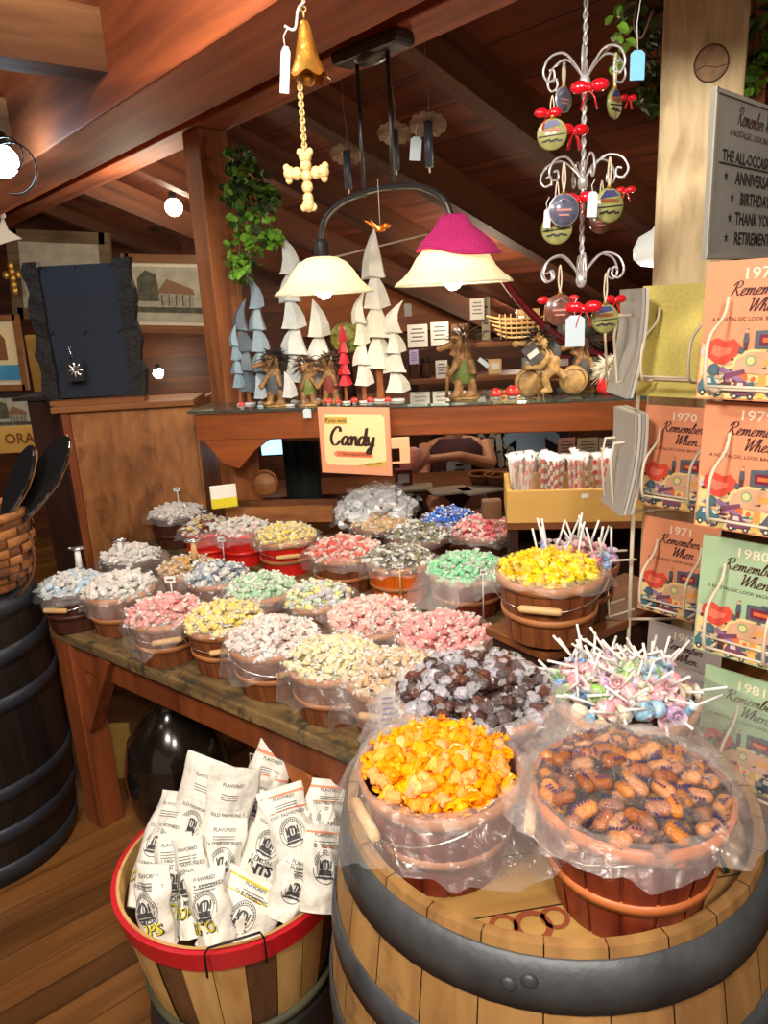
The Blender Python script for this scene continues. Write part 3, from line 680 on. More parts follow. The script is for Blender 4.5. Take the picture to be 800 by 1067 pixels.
# yellow candy basket on the riser
YEL = [taffy_mesh('yellow candy', candymat(n_, c_, .25), mat('yellow wrap ends', sr(244, 214, 40), .3, bump=.4, bscale=300), L_=.024, r=.009, seed=s) for n_, c_, s in (('lemon', (252, 226, 20), 1), ('lemon', (252, 226, 20), 2), ('gold', (240, 190, 20), 3))]
p = atZ(572, 594, 1.053); x, y = p.x, p.y; ZR = .915
make_basket((x, y, ZR), 'brown basket of bright yellow candy standing on the riser', .108, .088, .138, W_bk, W_bkl, hdir=-112)
make_liner((x, y, ZR), 'clear bag lining the basket of bright yellow candy', .108, .138, .02, .008, seed=5)
pour((x, y, ZR+.138), .098, .024, YEL, .0185, 'wrapped_candy', 'bright yellow wrapped candy in the basket on the riser', 'bright yellow candy', 78, flat=.9)
# orange candy on the barrel
ZB = BH-.034
MO = mat('candy orange glow', sr(255, 152, 8), .45, spec=.25, coat=0, bump=.4, bscale=150, objvar=.06)
MO2 = mat('candy amber', sr(255, 174, 20), .45, spec=.25, coat=0, bump=.4, bscale=150, objvar=.06)
for mm_ in (MO, MO2):
    b_ = mm_.node_tree.nodes['Principled BSDF']; b_.inputs['Subsurface Weight'].default_value = .35; b_.inputs['Subsurface Radius'].default_value = (.02, .008, .002); b_.inputs['Subsurface Scale'].default_value = .5
M_oe = mat('orange wrap ends', sr(255, 168, 14), .35, spec=.3)
ORA = [taffy_mesh('orange candy', c_, M_oe, L_=.022, r=.0095, seed=s) for c_, s in ((MO, 1), (MO, 2), (MO2, 3))]
x, y = rimat(458, 800, .135, ZB); OB = (x, y)
make_basket((x, y, ZB), 'dark red basket of orange candy on the barrel, wrapped in a loose plastic bag', .106, .082, .135, W_bkr, wood('basket hoop worn', sr(186, 128, 84), sr(120, 70, 44), 'X', 7, .2, .5), hdir=-160, n=16)
make_liner((x, y, ZB), 'big loose plastic bag hanging around the orange candy basket', .108, .135, .062, .030, seed=11, lift=.012, skew=(-35, .07), n=110, m_=plastic('bag film front', milky=.09, rough=.16, bscale=28, bump=1.0))
pour((x, y, ZB+.137), .095, .030, ORA, .0165, 'wrapped_candy', 'glowing orange wrapped candy in the basket on the barrel', 'orange candy', 79, flat=.9)
# caramel nut candies on the barrel, each with its clear wrapper
x, y = rimat(660, 825, .155, ZB); y += .012; NB = (x, y)
make_basket((x, y, ZB), 'red brown slatted basket of nut shaped caramels at the right on the barrel', .116, .088, .155, W_bkr, wood('basket hoop orange', sr(206, 120, 66), sr(150, 78, 40), 'X', 7, .2, .4), hdir=-195, n=16)
make_liner((x, y, ZB), 'crumpled clear bag folded over the rim of the caramel basket', .116, .155, .018, .024, seed=12, n=110, skew=(0, .02), m_=plastic('bag film front', milky=.2))
M_nut = candymat('nut caramel', (206, 132, 70), .25, .2); M_nut2 = candymat('nut caramel dark', (162, 92, 50), .25, .2)
def nut_mesh(m_, s):
    mb = MB(); rnd = random.Random(s)
    mb.use(m_).ell((0, 0, 0), (.0155, .0105, .0085), 14, 9, fn=lambda q: V((q.x, q.y*(1-.14*math.cos(q.x*260)), q.z*(1-.10*math.cos(q.x*260)))))
    return mb.mesh('nut_candy')
def wrap_mesh(s):
    mb = MB().use(plastic('nut wrapper film', milky=.015, g0=.03, g1=.26, rough=.10, bscale=180, bump=1.0)); rnd = random.Random(s)
    mb.ell((0, 0, 0), (.0205, .0135, .0118), 10, 7, fn=lambda q: q*(1+rnd.uniform(-.14, .14))); mb.sm = [False]*len(mb.sm)
    for sg in (-1, 1): fan_end(mb, sg*.017, sg, .016, s+sg); fan_end(mb, sg*.019, sg, .012, s+sg+9)
    mb.use(mat('navy print', sr(36, 34, 96), .4))
    for k in range(4): mb.box((-.007+k*.0042, -.0129, .001), (.0018, .0004, .005)); mb.box((-.007+k*.0042, .005, .0112), (.0018, .004, .0004))
    return mb.mesh('wrapper')
NM = [nut_mesh(M_nut, 1), nut_mesh(M_nut2, 2), nut_mesh(M_nut, 3)]; WM = [wrap_mesh(1), wrap_mesh(2), wrap_mesh(3)]
rnd = random.Random(5)
for lay, (zz, sp) in enumerate(((0, .0245), (-.014, .026))):
    for p in heap(rnd, .110, .034, sp):
        o = bpy.data.objects.new('nut_candy', rnd.choice(NM)); C.objects.link(o); o.location = (x+p[0], y+p[1], ZB+.151+p[2]+zz+rnd.uniform(-.004, .004)); o.rotation_euler = rot_rand(rnd, .5)
        tag(o, 'nut shaped caramel in printed clear wrapper in the right basket on the barrel', 'candy', 'nut shaped caramels')
        c = bpy.data.objects.new('wrapper', rnd.choice(WM)); C.objects.link(c); c.parent = o
        if lay == 0: c['label'] = 'clear wrapper with navy print'
o = MB().lathe([(.001, .150), (.06, .146), (.098, .128)], 24).build('packing_sheet', mat('brown film sheet', sr(160, 112, 78), .35), loc=(x, y, ZB)); tag(o, 'crumpled sheet beneath the nut shaped caramels', 'sheet')
# lollipops
def lolly(loc, rot, colm, label, group, scale=1):
    T = bpy.data.objects.new('lollipop', None); C.objects.link(T); T.empty_display_size = .02; T.location = loc; T.rotation_euler = rot; T.scale = (scale,)*3; tag(T, label, 'lollipop', group)
    for nm, me in (('candy_ball', LB[colm]), ('stick', LS), ('twist', LT[colm])):
        c = bpy.data.objects.new(nm, me); C.objects.link(c); c.parent = T
LCOL = dict(red=(220, 96, 108), pink=(234, 168, 178), blue=(120, 166, 222), sky=(150, 200, 230), green=(160, 206, 120), lilac=(190, 150, 196), brown=(130, 70, 60), cream=(230, 214, 180))
LB = {}; LT = {}
for k_, c_ in LCOL.items():
    mm_ = candymat('lolly '+k_, c_, .25, .1); rr_ = random.Random(3)
    LB[k_] = MB().use(mm_).ell((0, 0, 0), .0135, 12, 8, fn=lambda q: q*(1+rr_.uniform(-.07, .07))).mesh('candy_ball')
    mb = MB().use(mat('lolly wrap '+k_, [min(1, v*.6+.35) for v in sr(*c_)], .3)); vs = []
    mb.lathe([(.0125, .006), (.005, .014), (.012, .020)], 10, fn=lambda q, a, r, z: q*(1+.18*math.sin(5*a))); LT[k_] = mb.mesh('twist')
LS = MB().use(M_white).tube([(0, 0, .010), (0, 0, .066)], .0021, 6).mesh('stick')
def lollies(c, r, H, n, seed, keys, label, group, scale=1, up=.5):
    rnd = random.Random(seed); i = 0
    for p in heap(rnd, r, H, math.sqrt(3.6*r*r/n)):
        tl_ = rnd.uniform(.7, 1.45) if rnd.random() > up else rnd.uniform(.15, .7)
        lolly((c[0]+p[0], c[1]+p[1], c[2]+p[2]+rnd.uniform(-.004, .006)), (tl_, 0, rnd.uniform(0, 6.28)), rnd.choice(keys), label, group, scale); i += 1
p = atZ(648, 722, ZB+.10); x, y = p.x, p.y
make_basket((x, y, ZB), 'wide shallow basket of lollipops at the back of the barrel', .118, .095, .10, W_bk, W_bkl, grip=False)
make_liner((x, y, ZB), 'milky plastic bag spreading to the right under the lollipops', .118, .10, .045, .05, seed=31, skew=(-10, .13), m_=plastic('milky front film', milky=.13, rough=.2), n=100)
lollies((x, y, ZB+.102), .105, .032, 66, 8, ['red', 'pink', 'pink', 'blue', 'sky', 'green', 'lilac', 'cream', 'cream', 'pink'], 'small lollipop with white stick in the wide basket on the barrel', 'lollipops on the barrel', 1.08, up=.25)
lollies((x, y, ZB+.085), .105, .03, 34, 9, ['pink', 'cream', 'lilac', 'sky'], 'small lollipop with white stick in the wide basket on the barrel', 'lollipops on the barrel', 1.1, up=0)
o = MB().lathe([(.001, .085), (.10, .075)], 24).build('packing_sheet', mat('pale film sheet', (.45, .42, .36), .3), loc=(x, y, ZB)); tag(o, 'crumpled sheet beneath the lollipops on the barrel', 'sheet')
# lollipop basket behind the yellow candy
p = atZ(600, 588, ZR+.12); x, y = p.x, p.y+.03
make_basket((x, y, ZR), 'brown basket of big lollipops behind the bright yellow candy', .098, .08, .118, W_bkd, W_bk, grip=False)
lollies((x, y, ZR+.118), .085, .02, 24, 18, ['red', 'red', 'pink', 'blue', 'lilac', 'brown'], 'bright lollipop with upright white stick in the basket behind the yellow candy', 'lollipops behind the yellow candy', 1.2, up=.7)
o = MB().lathe([(.001, .10), (.09, .098)], 24).build('packing_sheet', MT['pale film sheet'], loc=(x, y, ZR)); tag(o, 'crumpled sheet beneath the big lollipops', 'sheet')

# back of the table: baskets against the shelf posts, mostly hidden behind the row in front
BIG = []
def bag_mesh(m_, s, L_=.05, r=.02): return taffy_mesh('bag', m_, m_, L_=L_, r=r, seed=s, squash=.7)
for (px, py, r, kind, cw_, bw_, H, z) in (
  (438, 556, .11, 'greymix', 'grey and olive wrapped candy', 'back basket below the silver bags', .03, Z0),
  (395, 545, .10, 'tan', 'brown and tan wrapped candy', 'back basket left of the silver bags', .02, Z0),
  (503, 553, .10, 'cherry', 'cherry pink wrapped candy', 'back basket behind the mint taffy', .045, Z0+.03),
  (468, 541, .09, 'bluefoil', 'royal blue wrapped candy', 'back basket with blue candy', .035, Z0+.03)):
    p = atZ(px, py, z+.128); make_basket((p.x, p.y, z), 'brown '+bw_, r, r*.8, .128, W_bkd, W_bk, grip=False)
    make_liner((p.x, p.y, z), 'clear bag lining the '+bw_, r, .128, .03, .01, seed=int(px))
    pour((p.x, p.y, z+.128), r*1.0, H, TP[kind], .0195, KN[kind], cw_+' in the '+bw_, cw_, int(px))
SB = [taffy_mesh('silver pouch', mat('silver pouch foil', (.78, .82, .86), .25, .35, bump=.8, bscale=60), PL, L_=.062, r=.027, seed=s, squash=.7) for s in (1, 2, 3)]
p = atZ(392, 527, .86); make_basket((p.x, p.y, Z0), 'dark wide basket heaped with silvery pouches below the candy sign', .15, .12, .14, W_bkd, W_bk, grip=False)
pour((p.x, p.y, Z0+.14), .15, .07, SB, .044, 'silver_pouch', 'shiny silver pouch in the heap below the candy sign', 'silver pouches', 91, flat=.7, jz=.012)
# ---------------------------------------------------------------- hanging double lamp
M_shade = mat('cream glass shade', sr(250, 240, 214), .3, coat=.3)
b_ = M_shade.node_tree.nodes['Principled BSDF']; b_.inputs['Subsurface Weight'].default_value = 0
def shade_material():
    m = bpy.data.materials.new('lamp glass'); m.use_nodes = True; t = m.node_tree; n = t.nodes; k = t.links
    b = n['Principled BSDF']; b.inputs['Base Color'].default_value = L(sr(252, 248, 232)); b.inputs['Roughness'].default_value = .25
    tl = n.new('ShaderNodeBsdfTranslucent'); tl.inputs[0].default_value = L(sr(255, 250, 230)); mx = n.new('ShaderNodeMixShader'); mx.inputs[0].default_value = .42
    k.new(b.outputs[0], mx.inputs[1]); k.new(tl.outputs[0], mx.inputs[2]); k.new(mx.outputs[0], n['Material Output'].inputs['Surface']); return m
M_lg = shade_material()
M_bulb = mat('bulb', (1, .95, .85), .4, emit=(1.0, .86, .64), es=110)
M_bulbc = mat('cool bulb', (1, 1, 1), .4, emit=(.55, .8, 1.0), es=36)
M_steel = mat('brushed dark steel', sr(92, 90, 90), .35, .8)
LA = V((-.142, 2.30, 0)); LBb = V((.206, 1.95, 0)); LM = (LA+LBb)/2; lang = math.atan2((LBb-LA).y, (LBb-LA).x); ls = (LBb-LA).length/2; RZ = 1.645
T = thing('pendant_lamp', (LM.x, LM.y, RZ), 'two shade hanging lamp on a curved grey steel arm under the header beam', 'lamp', lang)
MB().box((0, 0, 2.25-RZ-.018), (.24, .075, .036)).build('ceiling_canopy', M_steel, T, bevel=.012)
MB().ell((0, 0, 2.25-RZ-.03), (.06, .035, .025), 16, 8).build('canopy_dome', M_steel, T)
ah = .255
for s in (-.055, .055): MB().tube([(s, 0, ah-.01), (s, 0, 2.25-RZ-.03)], .0055, 8).build('rod', M_steel, T)
MB().tube(spline([(-ls, 0, .115), (-ls, 0, .15), (-ls*.9, 0, .205), (-ls*.6, 0, .242), (-ls*.25, 0, ah), (0, 0, ah+.003), (ls*.25, 0, ah), (ls*.6, 0, .242), (ls*.9, 0, .205), (ls, 0, .15), (ls, 0, .115)]), .0085, 10).build('arm', M_steel, T)
for s in (-ls, ls):
    MB().lathe([(.001, .155), (.012, .155), (.02, .145), (.022, .11), (.03, .105), (.03, .095)], 16).build('socket', M_steel, T, loc=(s, 0, 0))
    sh = MB().lathe([(.028, .106), (.045, .103), (.07, .09), (.092, .066), (.108, .040), (.128, .020), (.146, .008), (.150, .0), (.146, .003), (.126, .015), (.105, .034), (.088, .06), (.067, .084), (.043, .097), (.028, .1)], 40).build('glass_shade', M_lg, T, loc=(s, 0, 0))
    MB().ell((s, 0, .018), (.026, .026, .032), 16, 10).build('bulb', M_bulb, T)
hat = MB(); rnd = random.Random(4)
prof = [(.016, .158), (.030, .150), (.040, .135), (.048, .124), (.062, .112), (.078, .097), (.086, .084), (.090, .078), (.094, .082)]
hat.lathe(prof, 40, fn=lambda q, a, r, z: q*(1+.03*math.sin(20*a)+.02*math.sin(3*a)+.42*max(0, math.cos(a))**3*(r/.09))+V((0, 0, -.052*max(0, math.cos(a))**2*(r/.09))))
hat.tube(arc((0, 0, .150), .018, 0, 2*PI, 16, 'xy'), .012, 8)
hl = LBb
o = hat.build('knit_cap', mat('magenta knit', sr(214, 44, 128), .9, bump=1.0, bscale=260), loc=(hl.x, hl.y, RZ+.004)); o.rotation_euler.z = lang
o.modifiers.new('s', 'SOLIDIFY').thickness = .004; tag(o, 'magenta knitted cap draped over the right lamp shade', 'cap')

# candle chimes hanging behind the lamp
M_tin = mat('dull tin', sr(150, 128, 112), .45, .4, bump=.3)
M_tube = mat('blue grey tube', sr(70, 78, 88), .4, .3)
def chime(px, pyd, pyb, Yd, label, topy):
    c = atY(px, pyd, Yd); bz = atY(px, pyb, Yd).z-c.z
    T = thing('candle_chime', c, label, 'chime', group='tin candle chimes')
    MB().lathe([(.004, .004), (.02, .0), (.04, -.004), (.05, -.010)], 40, fn=lambda q, a, r, z: V((q.x, q.y, q.z+.004*math.sin(12*a)*(r/.05)))).build('scalloped_disc', M_tin, T).rotation_euler = (-.45, .1, 0)
    MB().tube([(0, 0, -.0), (0, 0, bz)], .0115, 12).build('tube', M_tube, T)
    MB().tube([(0, 0, bz), (0, 0, bz-.014)], .003, 6).build('wick', M_wire, T)
    MB().tube([(0, 0, .0), (0.004, 0, .06), (-.003, 0, .12), (0, 0, topy-c.z)], .0012, 5).build('hanging_wire', M_tin, T)
chime(361, 158, 197, 2.45, 'tin candle chime left of the lamp rods', 2.38)
chime(411, 136, 177, 2.35, 'tin candle chime right behind the lamp rods', 2.38)
chime(446, 127, 174, 2.15, 'tin candle chime hanging at the right by a blue tag', 2.35)
def strtag(px, py, Yd, w_, h_, m_, label, tilt=0, up=.03, name='price_tag'):
    c = atY(px, py, Yd); T = thing(name, c, label, 'tag'); T.rotation_euler = (0, tilt, 0)
    MB().plate([(-w_/2, -h_/2), (w_/2, -h_/2), (w_/2, h_*.38), (w_*.25, h_/2), (-w_*.25, h_/2), (-w_/2, h_*.38)], .0012).build('card', m_, T, bevel=.0004)
    MB().tube([(0, 0, h_*.4), (-.003, 0, h_/2+up*.5), (.002, 0, h_/2+up)], .0007, 5).build('string', M_white, T)
    return T
M_btag = mat('pale blue tag', sr(120, 196, 236), .5); M_wtag = mat('bluish white tag', sr(196, 214, 226), .5)
strtag(433, 155, 2.14, .030, .058, M_wtag, 'pale tag beside the rightmost candle chime', .1)
strtag(664, 68, 1.35, .024, .044, M_btag, 'sky blue tag hanging from a twig beside the pale post', 0, .075)

# ---------------------------------------------------------------- brass bell with cross
M_brass = mat('brass', sr(206, 150, 62), .35, .75, bump=.3)
M_cream = mat('cream gold', sr(222, 190, 128), .45, .3, bump=.3, bscale=200)
c = atY(317, 22, 1.0)
T = thing('hanging_bell', c, 'small brass flower bell hanging near the big beam', 'bell')
MB().lathe([(.004, .0), (.007, -.006), (.010, -.02), (.014, -.038), (.020, -.052), (.025, -.06)], 36, fn=lambda q, a, r, z: V((q.x*(1+.10*math.cos(6*a)*(r/.025)), q.y*(1+.10*math.cos(6*a)*(r/.025)), q.z-.004*math.cos(6*a)*(r/.025)))).build('bell_cup', M_brass, T)
MB().ell((0, 0, -.062), .008, 10, 6).build('clapper', M_brass, T)
MB().tube(spline([(-.024, 0, -.004), (-.012, 0, -.008), (-.006, -.006, .01), (.002, 0, .02)]), .0016, 6).build('cord', M_white, T)
ch = MB()
for k in range(12): ch.tube(arc((0, 0, .006+k*.0065), .003, 0, 2*PI, 8, 'xz' if k % 2 else 'yz'), .0011, 5, closed=True)
ch.build('chain', M_cream, T)
strtag(297, 73, .985, .011, .050, M_paper, 'narrow white tag tied to the brass bell', .12, .02)
c = atY(317, 152, 1.0)
T = thing('cross_pendant', c, 'ornate cream gold cross hanging on a chain below the bell', 'cross')
zc = -.034
m1 = MB()
for (dx, dz, s) in ((0, 0, .008), (0, .012, .008), (0, .022, .009), (-.012, .003, .008), (.012, .003, .008), (-.021, .004, .0085), (.021, .004, .0085), (0, -.013, .008), (0, -.026, .0075), (0, -.034, .009), (-.022, -.004, .005), (.022, -.004, .005), (-.006, -.037, .005), (.006, -.037, .005), (-.006, .027, .005), (.006, .027, .005), (-.024, .010, .005), (.024, .010, .005)):
    m1.ell((dx, 0, zc+dz), (s*.9, s*.4, s), 10, 6)
m1.build('cross', M_cream, T)
ch = MB(); n_ = 18; tot = atY(317, 78, 1.0).z-c.z
for k in range(n_): ch.tube([(.0028*math.cos(PI*2*i/8), .0, zc+.03+(tot-zc-.03)*k/n_+.0042*math.sin(PI*2*i/8)) if k % 2 else (0, .0028*math.cos(PI*2*i/8), zc+.03+(tot-zc-.03)*k/n_+.0042*math.sin(PI*2*i/8)) for i in range(8)], .0012, 5, closed=True)
ch.build('chain', M_cream, T)

# ---------------------------------------------------------------- ornament chandelier, three tiers
M_swire = mat('white silver wire', sr(226, 226, 230), .25, .6)
M_ribred = mat('glossy red ribbon', sr(206, 18, 34), .18, coat=.5)
oc = atY(607, 200, 1.45); OX, OY = oc.x, oc.y
zz = lambda py: atY(607, py, 1.45).z
T = thing('ornament_chandelier', (OX, OY, zz(290)), 'silver white twisted wire ornament hanger with three tiers of scrolled arms', 'ornament hanger')
zb = zz(290); H_ = zz(0)+.12-zb
for ph in (0, PI): MB().tube([(.0028*math.cos(ph+t*.5), .0028*math.sin(ph+t*.5), H_*t/200) for t in range(201)], .0024, 5).build('twisted_rod', M_swire, T)
hooks = []
for py, R_, rise, narm, off in ((86, .078, .045, 6, .2), (190, .080, .040, 6, .5), (292, .082, .045, 6, .35)):
    z0 = zz(py)-zb
    MB().ell((0, 0, z0), (.010, .010, .014), 12, 8).build('hub', M_swire, T)
    for k in range(narm):
        a = off+2*PI*k/narm
        pts = [(0, 0), (R_*.18, rise*.5), (R_*.5, rise*1.0), (R_*.85, rise*.85), (R_, rise*.35), (R_*.9, rise*.02), (R_*.74, rise*.12), (R_*.76, rise*.42), (R_*.86, rise*.38)]
        q = [(p.x*math.cos(a), p.x*math.sin(a), z0+p.y) for p in spline(pts, 5)]
        MB().tube(q, .0021, 6).build('scroll_arm', M_swire, T)
        hooks.append((R_*.93*math.cos(a), R_*.93*math.sin(a), z0+rise*.02, py, a))
def scene_mat(name, sky, ground, dots):
    return mat(name, ground, .25, coat=.6)
M_og = mat('ornament green rim', sr(120, 128, 60), .3, coat=.5); M_ob = mat('ornament brown', sr(120, 76, 62), .3, coat=.6, var=.35, vscale=90)
M_oblue = mat('ornament blue grey', sr(96, 98, 122), .3, coat=.6, var=.4, vscale=90); M_ocream = mat('ornament cream field', sr(164, 164, 104), .3, coat=.6, var=.25, vscale=70)
M_roofb = mat('ornament bridge', sr(70, 72, 128), .4); M_dot = M_ink
def ornament(px, py, Yd, r_, style, label, turn=0, up=.05):
    c = atY(px, py, Yd); T = thing('glass_ornament', c, label, 'ornament', turn, group=None)
    base = {'green': M_ocream, 'brown': M_ob, 'blue': M_oblue}[style]
    R9 = Matrix.Rotation(PI/2, 4, 'X')
    MB().lathe([(.0001, .003), (r_*.94, .003), (r_, .0), (r_*.94, -.003), (.0001, -.003)], 32, M=R9).build('disc', base, T)
    d = MB().use(M_og if style == 'green' else M_swire if style == 'blue' else M_ob)
    d.tube(arc((0, 0, 0), r_*.97, 0, 2*PI, 32, 'xz'), .0016, 6, closed=True)
    if style == 'green':
        d.use(M_roofb).plate([(-r_*.7, r_*.35), (r_*.6, r_*.55), (r_*.3, r_*.85), (-r_*.3, r_*.85)], .0005, Matrix.Translation((0, -.0036, 0)))
        d.use(mat('ornament red brown', sr(150, 84, 50), .4)).box((0, -.0035, r_*.25), (r_*1.2, .0005, r_*.22))
        d.use(M_ink)
        d.plate([(-r_*.9, -r_*.12), (r_*.9, r_*.02), (r_*.9, -r_*.06), (-r_*.9, -r_*.2)], .0005, Matrix.Translation((0, -.0036, 0)))
        for k in range(5): d.plate([(-.22*r_, 0), (.16*r_, .02*r_), (.1*r_, .16*r_), (-.14*r_, .12*r_)], .0005, Matrix.Translation(((-.5+k*.26)*r_, -.0036, (-.52+.07*(k % 2))*r_)))
    else:
        d.use(mat('ornament pink lines', sr(206, 140, 130), .4)); d.box((0, -.0035, .0), (r_*1.0, .0004, r_*.12)); d.box((0, -.0035, -r_*.3), (r_*.7, .0004, r_*.1))
        d.use(M_swire).tube([(-r_*.7, -.0035, r_*.3), (0, -.0035, r_*.72), (r_*.7, -.0035, r_*.3)], .0008, 4)
    d.build('painted_scene', None, T)
    MB().lathe([(.0038, r_+.004), (.0042, r_-.002)], 8, capt=True).build('cap', M_gold, T)
    MB().tube(spline([(0, 0, r_+.002), (-.003, 0, r_+up*.5), (0, 0, r_+up), (.003, 0, r_+up*.5), (0, 0, r_+.002)]), .0028, 5, flat=.4).build('ribbon', M_wire, T)
ornament(575, 140, 1.40, .025, 'green', 'round green covered bridge ornament at the left of the top tier', -.2, .035)
ornament(587, 104, 1.50, .021, 'blue', 'dark blue glass ornament in the top tier behind the red bow', .6, .04)
ornament(640, 108, 1.43, .024, 'green', 'grey green ornament turned sideways at the right of the top tier', .8, .055)
ornament(580, 238, 1.40, .027, 'green', 'green covered bridge ornament lowest on the middle tier left', -.1, .05)
ornament(587, 219, 1.385, .027, 'blue', 'blue and pink glass ornament in front on the middle tier left', .1, .05)
ornament(634, 214, 1.41, .029, 'green', 'green covered bridge ornament on the middle tier right', .25, .05)
ornament(626, 231, 1.47, .021, 'brown', 'brown pink ornament half hidden on the middle tier right', 0, .05)
ornament(583, 323, 1.40, .028, 'brown', 'brown round ornament at the left of the lowest tier', .1, .05)
ornament(630, 332, 1.42, .026, 'green', 'yellow green ornament at the right of the lowest tier', .1, .055)
strtag(617, 213, 1.38, .018, .042, M_wtag, 'small bluish tag in the middle tier of the ornament hanger', .05, .02)
strtag(599, 345, 1.39, .035, .056, M_wtag, 'large bluish white tag below the lowest tier of the hanger', 0, .03)
strtag(570, 228, 1.385, .012, .032, M_paper, 'slim printed tag at the left of the middle tier', .05, .02)
def red_bow(px, py, Yd, s, label, turn=0):
    s *= 1.35
    c = atY(px, py, Yd); T = thing('red_bow', c, label, 'bow', turn)
    m_ = MB()
    for sg in (-1, 1):
        m_.ell((sg*s*.55, 0, s*.12), (s*.55, s*.28, s*.36), 12, 8)
    m_.build('loops', M_ribred, T)
    MB().ell((0, -s*.1, 0), (s*.24, s*.24, s*.24), 10, 6).build('knot', M_ribred, T)
    for sg in (-1, 1): MB().tube([(0, 0, 0), (sg*s*.3, 0, -s*.5), (sg*s*.45, 0, -s*1.1)], s*.16, 6, rad=[s*.12, s*.18, s*.22], flat=.3).build('tail', M_ribred, T)
for i, (px, py, Yd, s, lb) in enumerate(((614, 92, 1.41, .022, 'red bow at the hub of the top tier'), (571, 119, 1.40, .016, 'red bow above the leftmost top tier ornament'), (598, 137, 1.43, .020, 'dark red bow hanging in the middle of the top tier'), (602, 208, 1.42, .020, 'red bow at the hub of the middle tier'), (652, 199, 1.43, .012, 'small red bow at the far right of the middle tier'), (655, 103, 1.44, .011, 'small red bow at the right of the top tier'), (608, 322, 1.39, .022, 'large pinkish red bow at the centre of the lowest tier'), (572, 314, 1.41, .015, 'red bow at the left of the lowest tier'), (641, 313, 1.43, .016, 'red bow at the right of the lowest tier'), (592, 312, 1.42, .013, 'slim red bow between the lowest tier ornaments'))):
    red_bow(px, py, Yd, s, lb, .3*(i % 3-1))

# ---------------------------------------------------------------- hanging greenery
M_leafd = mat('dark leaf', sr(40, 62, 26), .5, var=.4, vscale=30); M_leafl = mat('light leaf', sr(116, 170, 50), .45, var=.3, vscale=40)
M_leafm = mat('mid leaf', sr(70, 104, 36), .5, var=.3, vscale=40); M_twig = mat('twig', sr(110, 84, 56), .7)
def leaf(mb, p, s, rnd):
    M = Matrix.Translation(p) @ Matrix.Rotation(rnd.uniform(0, 6.28), 4, 'Z') @ Matrix.Rotation(rnd.uniform(-1.2, 1.2), 4, 'X') @ Matrix.Rotation(rnd.uniform(-1, 1), 4, 'Y')
    vs = [(0, 0, 0), (s*.35, s*.3, s*.08), (s*.4, s*.7, s*.05), (0, s, -s*.1), (-s*.4, s*.7, s*.05), (-s*.35, s*.3, s*.08), (0, s*.5, -s*.02)]
    mb.add(vs, [(0, 1, 6), (1, 2, 6), (2, 3, 6), (3, 4, 6), (4, 5, 6), (5, 0, 6)], False, M)
def ivy(name, spots, label, n, s, Yd, light, seed, stems=()):
    rnd = random.Random(seed); c = atY(spots[0][0], spots[0][1], Yd); T = thing(name, c, label, 'plant')
    groups = {'leaves': (MB().use(M_leafd), MB().use(M_leafm), MB().use(M_leafl))}
    big = MB()
    for k in range(n):
        sx, sy, sr_ = rnd.choice(spots); a = rnd.uniform(0, 6.28); q = math.sqrt(rnd.random())*sr_
        px, py = sx+math.cos(a)*q, sy+math.sin(a)*q
        p = atY(px, py, Yd+rnd.uniform(-.07, .07))-c
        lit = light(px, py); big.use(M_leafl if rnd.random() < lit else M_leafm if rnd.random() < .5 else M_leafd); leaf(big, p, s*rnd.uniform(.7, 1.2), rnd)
    big.build('foliage', None, T)
    st = MB()
    for sp in stems: st.tube(spline([atY(x, y, Yd+.0)-c for x, y in sp]), .0022, 5)
    st.build('stems', M_twig, T)
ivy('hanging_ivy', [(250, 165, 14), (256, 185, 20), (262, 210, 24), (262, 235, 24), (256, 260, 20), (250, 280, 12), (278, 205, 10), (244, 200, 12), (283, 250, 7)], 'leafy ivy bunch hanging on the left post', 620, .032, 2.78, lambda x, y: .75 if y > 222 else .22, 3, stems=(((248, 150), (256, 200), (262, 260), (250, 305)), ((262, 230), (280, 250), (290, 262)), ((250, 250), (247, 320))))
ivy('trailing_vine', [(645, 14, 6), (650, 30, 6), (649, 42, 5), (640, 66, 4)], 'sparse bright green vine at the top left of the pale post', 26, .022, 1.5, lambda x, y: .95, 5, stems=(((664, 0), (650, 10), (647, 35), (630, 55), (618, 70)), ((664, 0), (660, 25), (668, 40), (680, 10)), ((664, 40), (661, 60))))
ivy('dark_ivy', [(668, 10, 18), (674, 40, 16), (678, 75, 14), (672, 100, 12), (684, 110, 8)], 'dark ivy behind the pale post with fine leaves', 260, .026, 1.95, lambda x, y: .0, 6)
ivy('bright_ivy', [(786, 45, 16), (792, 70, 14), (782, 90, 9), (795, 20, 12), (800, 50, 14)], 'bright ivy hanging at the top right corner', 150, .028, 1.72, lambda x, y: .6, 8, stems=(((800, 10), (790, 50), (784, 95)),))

# ---------------------------------------------------------------- glossy lamp shade peeking from behind the post
c = atY(690, 276, 2.3)
T = thing('bell_lamp', c, 'white bell lamp shade half hidden behind the pale post', 'lamp')
MB().lathe([(.012, .14), (.02, .12), (.035, .10), (.07, .082), (.085, .05), (.083, .02), (.06, .0), (.0, -.008)], 32).build('glass_shade', mat('opal glass', sr(236, 240, 230), .3, emit=(1, .98, .9), es=.3), T)
MB().tube([(0, 0, .13), (0, 0, .55)], .004, 6).build('cord', M_black, T)
lamp('POINT', (c.x, c.y, c.z-.05), 7, WARM, .04)

